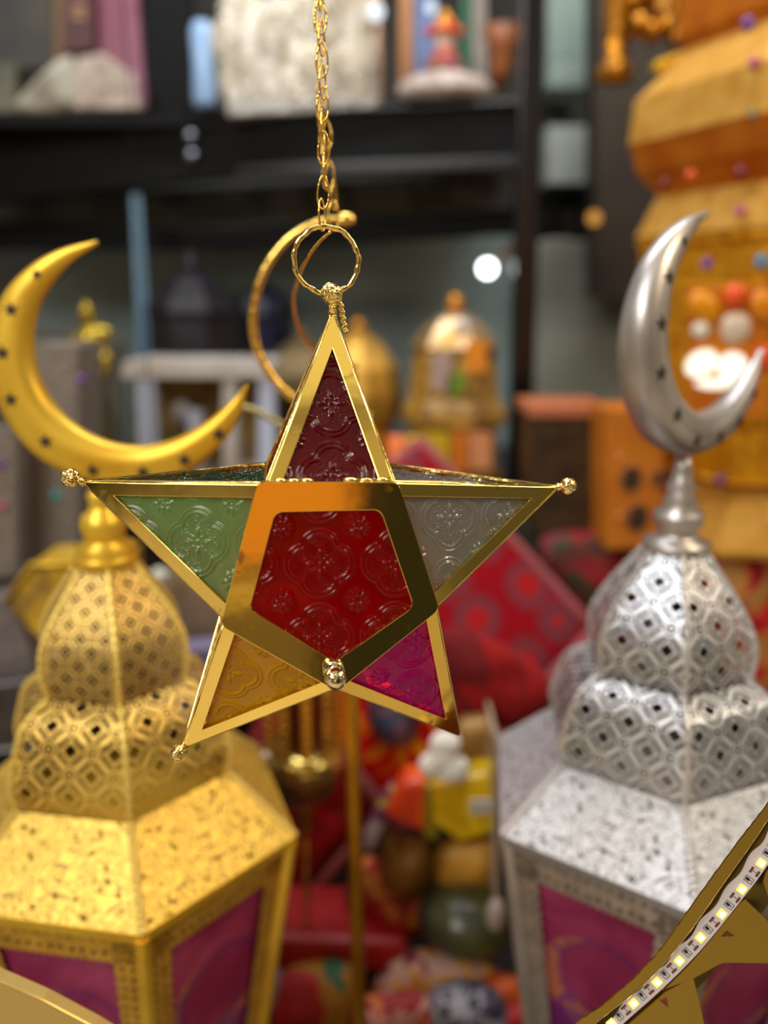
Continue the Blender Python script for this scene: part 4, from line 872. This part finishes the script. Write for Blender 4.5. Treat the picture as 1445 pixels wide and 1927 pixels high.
def motif(u, v):
    """height of the pressed pattern, u,v in cells of the repeat"""
    x = u - np.floor(u + .5); y = v - np.floor(v + .5)
    d = np.full_like(x, 9.)
    lobe = np.zeros_like(x)
    for i, (a, b) in enumerate(((.185, 0), (-.185, 0), (0, .185), (0, -.185))):
        r = np.hypot(x - a, y - b) - .205; th_ = np.arctan2(y - b, x - a)
        m = r < d; d = np.where(m, r, d); lobe = np.where(m, th_, lobe)
    h = 1.0 * np.exp(-((d - .005) / .020) ** 2) + .75 * np.exp(-((d - .062) / .016) ** 2)
    ins = d < -.02
    beads = np.clip(np.cos(2 * np.pi * (d + .02) / .030), 0, 1) * (.35 + .65 * np.clip(np.cos(lobe * 30), 0, 1))
    rc = np.hypot(x, y)
    fl = np.zeros_like(x)
    for (a, b, sx_, sy_) in ((.13, 0, .06, .032), (-.13, 0, .06, .032), (0, .13, .032, .06), (0, -.13, .032, .06)): fl = np.maximum(fl, np.exp(-(((x - a) / sx_) ** 2 + ((y - b) / sy_) ** 2) ** 1.5))
    for (a, b) in ((.065, .065), (-.065, .065), (.065, -.065), (-.065, -.065)): fl = np.maximum(fl, .7 * np.exp(-(((x - a) ** 2 + (y - b) ** 2) / .022 ** 2)))
    fl = np.maximum(fl, 1.0 * np.exp(-(rc / .028) ** 2))
    halo = np.clip(1 - fl * 3, 0, 1)
    h = h + np.where(ins, beads * .95 * halo + fl * 1.25, 0)
    X = np.abs(x) - .5; Y = np.abs(y) - .5; r2 = np.hypot(X, Y); t2 = np.arctan2(Y * np.sign(y), X * np.sign(x))
    pet = np.abs(np.cos(4 * t2)) ** .8 * np.exp(-((r2 - .10) / .045) ** 2) + .8 * np.exp(-(r2 / .025) ** 2) + .8 * np.exp(-((r2 - .055) / .014) ** 2)
    h = h + np.where(d > .085, pet, 0)
    return h
CELL = .0455
def glass_sheet(name, mat, poly, udir, parent, ph=(0, 0), amp=.0011, step=.00055, recess=.0016, rot=0., outward=None):
    """dense relief grid clipped to the outline; udir = direction of the pattern's u axis"""
    P = [V3(p) for p in poly]; n = np.cross(P[1] - P[0], P[2] - P[0]); n /= np.linalg.norm(n)
    if n @ outward < 0: n = -n
    u = V3(udir); u = u - n * (u @ n); u /= np.linalg.norm(u); w = np.cross(n, u)
    if rot: u, w = u * cos(rot) + w * sin(rot), w * cos(rot) - u * sin(rot)
    o = P[0]; Q = np.array([[(p - o) @ u, (p - o) @ w] for p in P])
    lo, hi = Q.min(0), Q.max(0); a = np.arange(lo[0] - step, hi[0] + 2 * step, step); b = np.arange(lo[1] - step, hi[1] + 2 * step, step)
    A, B = np.meshgrid(a, b, indexing='ij')
    area2 = sum(Q[i][0] * Q[(i + 1) % len(Q)][1] - Q[(i + 1) % len(Q)][0] * Q[i][1] for i in range(len(Q))); sg = 1 if area2 > 0 else -1
    ins = np.ones_like(A, bool)
    for i in range(len(Q)):
        p, q = Q[i], Q[(i + 1) % len(Q)]; e = q - p; l = np.hypot(*e); dist = sg * (e[0] * (B - p[1]) - e[1] * (A - p[0])) / l; ins &= dist > -.0015
    H = motif(A / CELL + ph[0], B / CELL + ph[1]) * amp
    pts = o + A[..., None] * u + B[..., None] * w + n * (H[..., None] - recess)
    idx = -np.ones(A.shape, int)
    cell = ins[:-1, :-1] & ins[1:, :-1] & ins[:-1, 1:] & ins[1:, 1:]
    used = np.zeros_like(ins); used[:-1, :-1] |= cell; used[1:, :-1] |= cell; used[:-1, 1:] |= cell; used[1:, 1:] |= cell
    idx[used] = np.arange(used.sum()); V = pts[used]
    I, J = np.nonzero(cell); Fc = np.stack([idx[I, J], idx[I + 1, J], idx[I + 1, J + 1], idx[I, J + 1]], 1)
    return mesh_obj(name, V, Fc.tolist(), mat, parent, True)
def line_in(P, ws, outward):
    """inset polygon: edge i (P[i]->P[i+1]) moved inwards by ws[i]"""
    P = [V3(p) for p in P]; m = len(P); n = np.cross(P[1] - P[0], P[2] - P[0]); n /= np.linalg.norm(n); c = sum(P) / m; L_ = []
    for i in range(m):
        d = P[(i + 1) % m] - P[i]; d /= np.linalg.norm(d); k = np.cross(n, d)
        if k @ (c - P[i]) < 0: k = -k
        L_.append((P[i] + k * ws[i], d))
    out = []
    for i in range(m):
        (a, d), (b, e) = L_[i - 1], L_[i]; w = b - a; cr_ = np.cross(d, e); t = np.cross(w, e) @ cr_ / (cr_ @ cr_); out.append(a + d * t)
    return out, (n if n @ outward > 0 else -n)
def frame_poly(name, P, ws, outward, mat, parent, th=.0016, bev=.0003):
    I, n = line_in(P, ws, outward); m = len(P); O = [V3(p) for p in P]
    V = [p + n * th for p in O] + [p + n * th for p in I] + [p - n * .0004 for p in O] + [p - n * .0004 for p in I]; Fc = []
    for i in range(m):
        j = (i + 1) % m
        Fc += [[i, j, m + j, m + i], [2 * m + i, 3 * m + i, 3 * m + j, 2 * m + j], [i, 2 * m + i, 2 * m + j, j], [m + i, m + j, 3 * m + j, 3 * m + i]]
    o = G().add(V, Fc).build(name, mat, parent); bevel(o, bev, 2); return I
FV = {k: onplane(*p, FR) for k, p in dict(TL=(503, 912), TR=(740, 909), R=(819, 1142), B=(632, 1292), L=(425, 1165)).items()}
tipv = dict(top=onplane(626, 590, 0), right=onplane(1047, 917, 0), br=onplane(864, 1382, -.0), bl=onplane(347, 1404, 0), left=onplane(160, 908, 0))
back = {k: p - SN * TT for k, p in FV.items()}
U = SM @ np.array([1., 0, 0]); UZ = SM @ np.array([0, 0, 1.])
arms = dict(top=('TL', 'TR', 'top'), right=('TR', 'R', 'clear'), br=('R', 'B', 'mag'), bl=('B', 'L', 'amber'), left=('L', 'TL', 'green'))
cen = sum(FV.values()) / 5 - SN * TT / 2
phs = dict(top=(.35, -.1), right=(.2, .3), br=(.1, .4), bl=(.3, .1), left=(.45, .2))
nm_ = dict(top='upper_arm', right='right_arm', br='lower_right_arm', bl='lower_left_arm', left='left_arm')
for k, (a, b, gname) in arms.items():
    A, B, T_ = FV[a], FV[b], tipv[k]; Ab, Bb = back[a], back[b]; mid = (A + B + Ab + Bb + T_) / 5
    arm = None
    for (p, q, r, nmf, ws, main) in ((A, B, T_, 'front', (.0012, .0078, .0078), 1), (Ab, Bb, T_, 'back', (.002, .007, .007), 0), (A, Ab, T_, 'side', (.002, .0042, .0042), 0), (B, Bb, T_, 'side', (.002, .0042, .0042), 0)):
        outw = (p + q + r) / 3 - mid; nn = np.cross(q - p, r - p); nn /= np.linalg.norm(nn); outw = nn if nn @ outw > 0 else -nn
        I = frame_poly('arm_frame', [p, q, r], ws, outw, M_GOLD_EDGE if nmf == 'side' else M_GOLD, ST)
        gm = GL[gname] if not (k in ('left',) and nmf == 'side') else GL['dkgreen']
        if k == 'right' and nmf == 'side': gm = GL['clear']
        o = glass_sheet('glass_pane', gm, I, U if nmf in ('front', 'back') else (r - p), ST, phs[k], .0012, .00055 if nmf == 'front' else .0011, outward=outw)
        if main: o['label'] = {'top': 'dark ruby glass', 'clear': 'clear greenish glass', 'mag': 'magenta glass', 'amber': 'amber glass', 'green': 'pale green glass'}[gname]
    # bead of solder along the edges of the arm
    for (p, q) in ((A, T_), (B, T_), (Ab, T_), (Bb, T_)):
        G().add(*tube([p, (p + q) / 2, q], .0011, 6)).build('edge_seam', M_GOLD_EDGE, ST, True)
    # solder lumps at the tip
    g = G(); rr = random.Random(3); d_ = (T_ - cen) / np.linalg.norm(T_ - cen)
    if k != 'br':
        for i in range(9): g.add(*sphere(T_ - d_ * (rr.random() * .012 - .006) + np.array([rr.uniform(-.0015, .0015), rr.uniform(-.002, 0), rr.uniform(-.0015, .0015)]), .0012 + .001 * rr.random(), 8, 6))
        g.build('solder', M_GOLD_EDGE, ST, True)
# tips: hammered balls on short necks
for (x, y, r, tk) in ((624, 553, .0069, 'top'), (132, 899, .0056, 'left'), (1069, 914, .0056, 'right'), (336, 1418, .0056, 'bl')):
    c = onplane(x, y, 0); V, Fc = sphere(c, r, 32, 22); rg = random.Random(x)
    ph = [(rg.uniform(0, 6), np.array([rg.uniform(-1, 1) for _ in range(3)]) * 900) for _ in range(6)]
    V = [c + (p - c) * (1 + .035 * sum(sin(f_ @ p + a_) for a_, f_ in ph) / 1.6) for p in V]
    b_ = G().add(V, Fc).build('tip_ball', M_BALL, ST, True)
    G().add(*tube([c, c + (tipv[tk] - c) * .55, tipv[tk]], [.0028, .0020, .0030], 10)).build('tip_neck', M_GOLD_EDGE, b_, True)
# door: flat pentagon plate with rounded corners and a ruby pane
def rounded(px, rad, yl, nseg=8):
    P = [onplane(x, y, yl) for x, y in px]; out = []
    m = len(P)
    for i in range(m):
        a, b, c = P[i - 1], P[i], P[(i + 1) % m]; d1 = (a - b) / np.linalg.norm(a - b); d2 = (c - b) / np.linalg.norm(c - b)
        ang = math.acos(d1 @ d2); t = rad / math.tan(ang / 2); s, e_ = b + d1 * t, b + d2 * t; bi = (d1 + d2); bi /= np.linalg.norm(bi); cc = b + bi * rad / sin(ang / 2)
        for j in range(nseg + 1):
            f_ = j / nseg; q = s * (1 - f_) + e_ * f_ - cc; q = q / np.linalg.norm(q) * rad; out.append(cc + q)
    return out
OP = [(484, 906), (750, 907), (828, 1147), (634, 1302), (414, 1178)]; IP = [(518, 964), (716, 960), (778, 1142), (630, 1246), (470, 1146)]
yl = FR - .0052
O_ = rounded(OP, .0062, yl); I_ = rounded(IP, .0062, yl); m = len(O_)
b5 = 9
I2 = I_
V = O_ + I_ + [p - SN * .0042 for p in O_] + [p - SN * .0022 for p in I_]; Fc = []
for i in range(m):
    j = (i + 1) % m; Fc += [[i, j, m + j, m + i], [2 * m + i, 3 * m + i, 3 * m + j, 2 * m + j], [i, 2 * m + i, 2 * m + j, j], [m + i, m + j, 3 * m + j, 3 * m + i]]
door = G().add(V, Fc).build('door_plate', M_GOLD, ST); bevel(door, .0005, 2)
gpoly = [onplane(x, y, yl) for x, y in ((512, 956), (722, 952), (786, 1145), (630, 1254), (462, 1148))]
cpos = onplane(603, 1062, yl)
un = U; q = (cpos - gpoly[0]); nn = SN; w_ = np.cross(nn, un)
phu, phv = (-(q @ un) / CELL) % 1, (-(q @ w_) / CELL) % 1
o = glass_sheet('door_glass', GL['red'], gpoly, U, door, (phu, phv), .0012, .00045, .002, outward=SN); o['label'] = 'ruby red pressed glass pane'
# box walls of the body behind the door
for a, b in (('TL', 'TR'), ('TR', 'R'), ('R', 'B'), ('B', 'L'), ('L', 'TL')):
    p, q = FV[a], FV[b]; d = (q - p) / np.linalg.norm(q - p)
    G().add(*tube([p, (p + q) / 2, q], .0018, 8)).build('body_edge', M_GOLD_EDGE, ST, True)
    G().add(*tube([back[a], (back[a] + back[b]) / 2, back[b]], .0018, 8)).build('body_edge', M_GOLD_EDGE, ST, True)
bp = [back[k] for k in ('TL', 'TR', 'R', 'B', 'L')]
frame_poly('back_plate', bp, (.009,) * 5, -SN, M_GOLD, ST)
I, _ = line_in(bp, (.009,) * 5, -SN)
glass_sheet('back_glass', glass('pale_ruby_glass', (220, 40, 20), .5), I, U, ST, (0, 0), .0006, .0012, outward=-SN)
# hinges on the top edge of the door
for x0, x1 in ((515, 590), (645, 735)):
    k = 3; g = G()
    for i in range(k):
        a = x0 + (x1 - x0) * i / k + 1; b = x0 + (x1 - x0) * (i + 1) / k - 1; yy = 905 - (x0 - 515) * .012
        g.add(*tube([onplane(a, yy, FR - .004), onplane(b, yy, FR - .004)], .0015 if i != 1 else .0012, 10))
    g.build('hinge', M_GOLD_EDGE, door, True)
# knob at the foot of the door
kc = onplane(631, 1277, yl - .010)
kn = G().add(*sphere(kc, .0068, 32, 22)).build('door_knob', M_KNOB, door, True)
G().add(*sphere(onplane(628, 1262, yl - .002), .0068, 24, 16, (1, .5, 1))).build('knob_rose', M_KNOB, kn, True)
# hanging ring
rc_ = onplane(614, 490, 0); P = []
for i in range(72):
    a = 2 * pi * i / 72; rj = .0197 + .00025 * sin(7 * a + 1) + .0002 * sin(13 * a); P.append(rc_ + U * rj * cos(a) + np.array([0, .0, 1.]) * rj * 1.0 * sin(a))
rad = [.00165 + .0003 * sin(i * 1.7) * sin(i * .43) for i in range(72)]
hr = G().add(*tube(P, rad, 10, True)).build('hanging_ring', M_GOLD_EDGE, ST, True)
# little clasp chain behind the top arm
g = G(); rr = random.Random(8)
for i in range(14):
    f_ = i / 13; g.add(*sphere(onplane(641 + 9 * f_, 572 + 52 * f_, .006) + np.array([.0008 * sin(i * 2.1), 0, 0]), .0016, 8, 6))
g.build('clasp_chain', M_GOLD_EDGE, ST, True)

# ------------------------------------------------------------------ chain
def link(c, half, rw, tw, ang, tilt=0., nm='chain_link', parent=None, squeeze=.5):
    P = []
    for i in range(28):
        a = 2 * pi * i / 28; x = rw * sin(a) * (1 - squeeze * .35 * cos(a)); z = half * cos(a)
        v = np.array([x * cos(ang), x * sin(ang), z]); v = np.array([v[0] + v[2] * tilt, v[1], v[2]]); P.append(c + v)
    return G().add(*tube(P, tw, 8, True)).build(nm, M_WIRE, parent, True)
top_ = onplane(604, -40, 0); CH = empty('hanging_chain', onplane(608, 432, 0), 'slim brass link chain holding up the star lantern', 'chain')
ys = [-260, -219, -178, -137, -96, -55, -14, 32, 72, 113, 155, 197, 238, 279, 320, 362, 404]; xs = [598, 599, 599, 600, 600, 601, 601, 603, 605, 606, 607, 607, 607, 609, 611, 608, 606]
for i, (x, y) in enumerate(zip(xs, ys)):
    link(onplane(x, y, 0), .0094, .0034, .00062, [1.25, .15][i % 2] + .25 * sin(i * 2.3), .06 * sin(i * 3.1), parent=CH)
CH2 = empty('hanging_chain', at(640, 400, .78), 'second brass chain hanging blurred behind the first, above the wire crescent', 'chain')
for i in range(-12, 6): link(at((604 + i * 5 + 4 * sin(i * 2.)) if i >= 0 else 604 + i * .9, 216 + i * 38, .72), .0110, .0046 if i >= 0 else .0030, .0008 if i >= 0 else .0005, [1.2, .2][i % 2], 0, parent=CH2)

# ================================================================== LED CRESCENT ORNAMENT, lower right
YO = .462
LE = empty('led_crescent_ornament', at(1330, 1990, YO), 'gold sheet crescent frame with a glowing LED strip and star plates at the lower right', 'ornament')
def on(x, y, d=0.): return at(x, y, YO + d)
outer = smoothline([(1040, 1975), (1085, 1927), (1150, 1880), (1205, 1830), (1245, 1785), (1290, 1722), (1345, 1645), (1395, 1578), (1445, 1512), (1490, 1440), (1560, 1300)], 90)
ridge = smoothline([(1075, 1975), (1118, 1927), (1178, 1880), (1228, 1835), (1268, 1790), (1312, 1733), (1368, 1652), (1412, 1590), (1452, 1530), (1500, 1455), (1575, 1310)], 90)
stripL = smoothline([(1090, 1975), (1140, 1927), (1192, 1872), (1237, 1828), (1282, 1780), (1325, 1728), (1370, 1670), (1412, 1612), (1450, 1560), (1500, 1480), (1580, 1330)], 90)
stripR = smoothline([(1125, 1975), (1172, 1927), (1225, 1880), (1270, 1838), (1312, 1795), (1352, 1748), (1398, 1690), (1436, 1640), (1480, 1575), (1530, 1495), (1610, 1345)], 90)
rr = random.Random(2)
def ribbon(Aq, Bq, dA, dB, th_, jag=False):
    V = []; Fc = []
    for i, (a, b) in enumerate(zip(Aq, Bq)):
        j = rr.uniform(-.7, .7) if jag else 0
        pa, pb = on(a[0] + j, a[1] + j * .6, dA), on(b[0], b[1], dB); n = np.array([0, 1, 0.]) * th_; V += [pa, pb, pb + n, pa + n]
    for i in range(len(Aq) - 1):
        q = 4 * i
        for k in range(4): Fc.append([q + k, q + (k + 1) % 4, q + 4 + (k + 1) % 4, q + 4 + k])
    Fc += [[0, 1, 2, 3], [len(V) - 4, len(V) - 3, len(V) - 2, len(V) - 1]]
    return V, Fc
M_OLIVE = polished('olive_gold_sheet', (.42, .29, .06, 1), .26, .00003, 20, False)
G().add(*ribbon(outer, ridge, .0, 0, .0012, True)).build('outer_band', M_OLIVE, LE)
G().add(*tube([on(p[0], p[1], 0) for p in ridge], .00045, 6)).build('rolled_edge', M_GOLD_EDGE, LE, True)
G().add(*ribbon(ridge, [p + np.array([34, 30]) for p in stripR], .007, .030, .001)).build('inner_band', M_OLIVE, LE)
# wavy LED tape
sL = []; 
for i, p in enumerate(stripL):
    w = sin(i * 2 * pi / 9.6 + 1.0); sL.append(p + np.array([1, .9]) * (2.2 * w))
tape = G().add(*ribbon(sL, stripR, .0060, .0060, .0004)).build('led_tape', plain('white_tape', (226, 222, 232), .45), LE)
cent = [(1150, 1925), (1192, 1888), (1236, 1848), (1278, 1808), (1318, 1764), (1358, 1720), (1396, 1673), (1432, 1624), (1466, 1574), (1497, 1525), (1526, 1474), (1553, 1422)]
M_LED = emit('led_yellow', (255, 236, 150), 9); M_LEDB = plain('led_housing', (250, 214, 120), .4, Emission_Strength=1.6, Emission_Color=lin((255, 200, 60)))
M_COP = plain('copper_pad', (136, 78, 62), .35, .4); M_INK = plain('print_black', (60, 58, 66), .5); M_CHIP = plain('chip_black', (30, 30, 34), .4)
def chip(cx_, cy_, du, dv, t, name, mat, par, hgt, d0=.0050, bv=.00015):
    """small rectangle on the tape, centre px, half sizes px along/across the tape whose direction is t"""
    n_ = np.array([-t[1], t[0]]); P = []
    for a, b in ((-1, -1), (1, -1), (1, 1), (-1, 1)):
        q = np.array([cx_, cy_]) + t * a * du + n_ * b * dv; P.append(on(q[0], q[1], .0060))
    V, Fc = prism([p + np.array([0, -hgt, 0]) for p in P], P); o = G().add(V, Fc).build(name, mat, par); bevel(o, bv); return o
for i, c in enumerate(cent):
    c = np.array(c, float); nx = np.array(cent[i + 1] if i + 1 < len(cent) else c + (c - np.array(cent[i - 1])), float); t = (nx - c); sp = np.linalg.norm(t); t /= sp; n_ = np.array([-t[1], t[0]])
    h = chip(*c, 7.5, 7.5, t, 'led_chip', M_LEDB, tape, .0007, .0060)
    G().add(*sphere(on(c[0] + 1, c[1] + 1, .0052), .0019, 14, 8, (1, .5, 1))).build('led_lens', M_LED, h, True)
    # printed resistor outline, chip, and copper pads between lamps (towards the next lamp)
    q = c + t * sp * .36
    for s1, s2, du, dv in ((-1, 0, .5, 8.5), (1, 0, .5, 8.5), (0, -1, 5.2, .5), (0, 1, 5.2, .5)):
        z = q + t * s1 * 5.2 + n_ * s2 * 8.5; chip(z[0], z[1], du, dv, t, 'printed_outline', M_INK, tape, .00012, .0062, 0.00002)
    z = q + n_ * (-3.2); chip(z[0], z[1], 2.6, 3.6, t, 'resistor', M_CHIP, tape, .0005, .0062)
    z = q + n_ * (4); chip(z[0], z[1], .7, 2.6, t, 'printed_outline', M_INK, tape, .00012, .0060, .00002)
    q = c + t * sp * .66
    for s_ in (-1, 1):
        z = q + n_ * s_ * 7.2; chip(z[0], z[1], 6.0, 2.4, t, 'copper_pad', M_COP, tape, .00018, .0066 if s_ < 0 else .0056, .00005)
    chip(q[0], q[1], .6, 4.5, t, 'printed_outline', M_INK, tape, .00012, .0061, .00002)
# star plates
def plate(pts, d, label=None):
    f = [on(x, y, d) for x, y in pts]; V, Fc = prism(f, [p + np.array([0, .0012, 0]) for p in f]); o = G().add(V, Fc).build('star_plate', M_OLIVE, LE); bevel(o, .0002); return o
plate([(1250, 1862), (1300, 1812), (1340, 1765), (1392, 1700), (1402, 1692), (1446, 1734), (1520, 1790), (1520, 1814), (1362, 1812), (1352, 1816), (1305, 1842)], .016)
plate([(1150, 1955), (1200, 1912), (1250, 1868), (1304, 1838), (1315, 1880), (1332, 1960)], .0163)
plate([(1442, 1640), (1470, 1600), (1520, 1560), (1520, 1730), (1446, 1690), (1436, 1660)], .0165)
for pts in ([(1358, 1763), (1368, 1752), (1382, 1762)], [(1242, 1884), (1255, 1878), (1258, 1897)]):
    f = [on(x, y, .0157) for x, y in pts]; V, Fc = prism(f, [p + np.array([0, .0006, 0]) for p in f]); G().add(V, Fc).build('punched_slot', plain('slot_copper', (120, 60, 44), .3, .3), LE)
# pale gold bar, lower left foreground
YP = .50
GB = empty('gold_bar_ornament', at(60, 2040, YP), 'pale flat gold bar crossing the lower left corner', 'ornament')
f = [at(x, y, YP) for x, y in ((-80, 1810), (0, 1848), (80, 1883), (178, 1935), (260, 1985), (200, 2060), (60, 1960), (-80, 1925))]
V, Fc = prism(f, [p + np.array([0, .012, 0]) for p in f]); o = G().add(V, Fc).build('bar', plain('pale_gold_sheet', (200, 172, 100), .38, .55), GB); bevel(o, .0015)
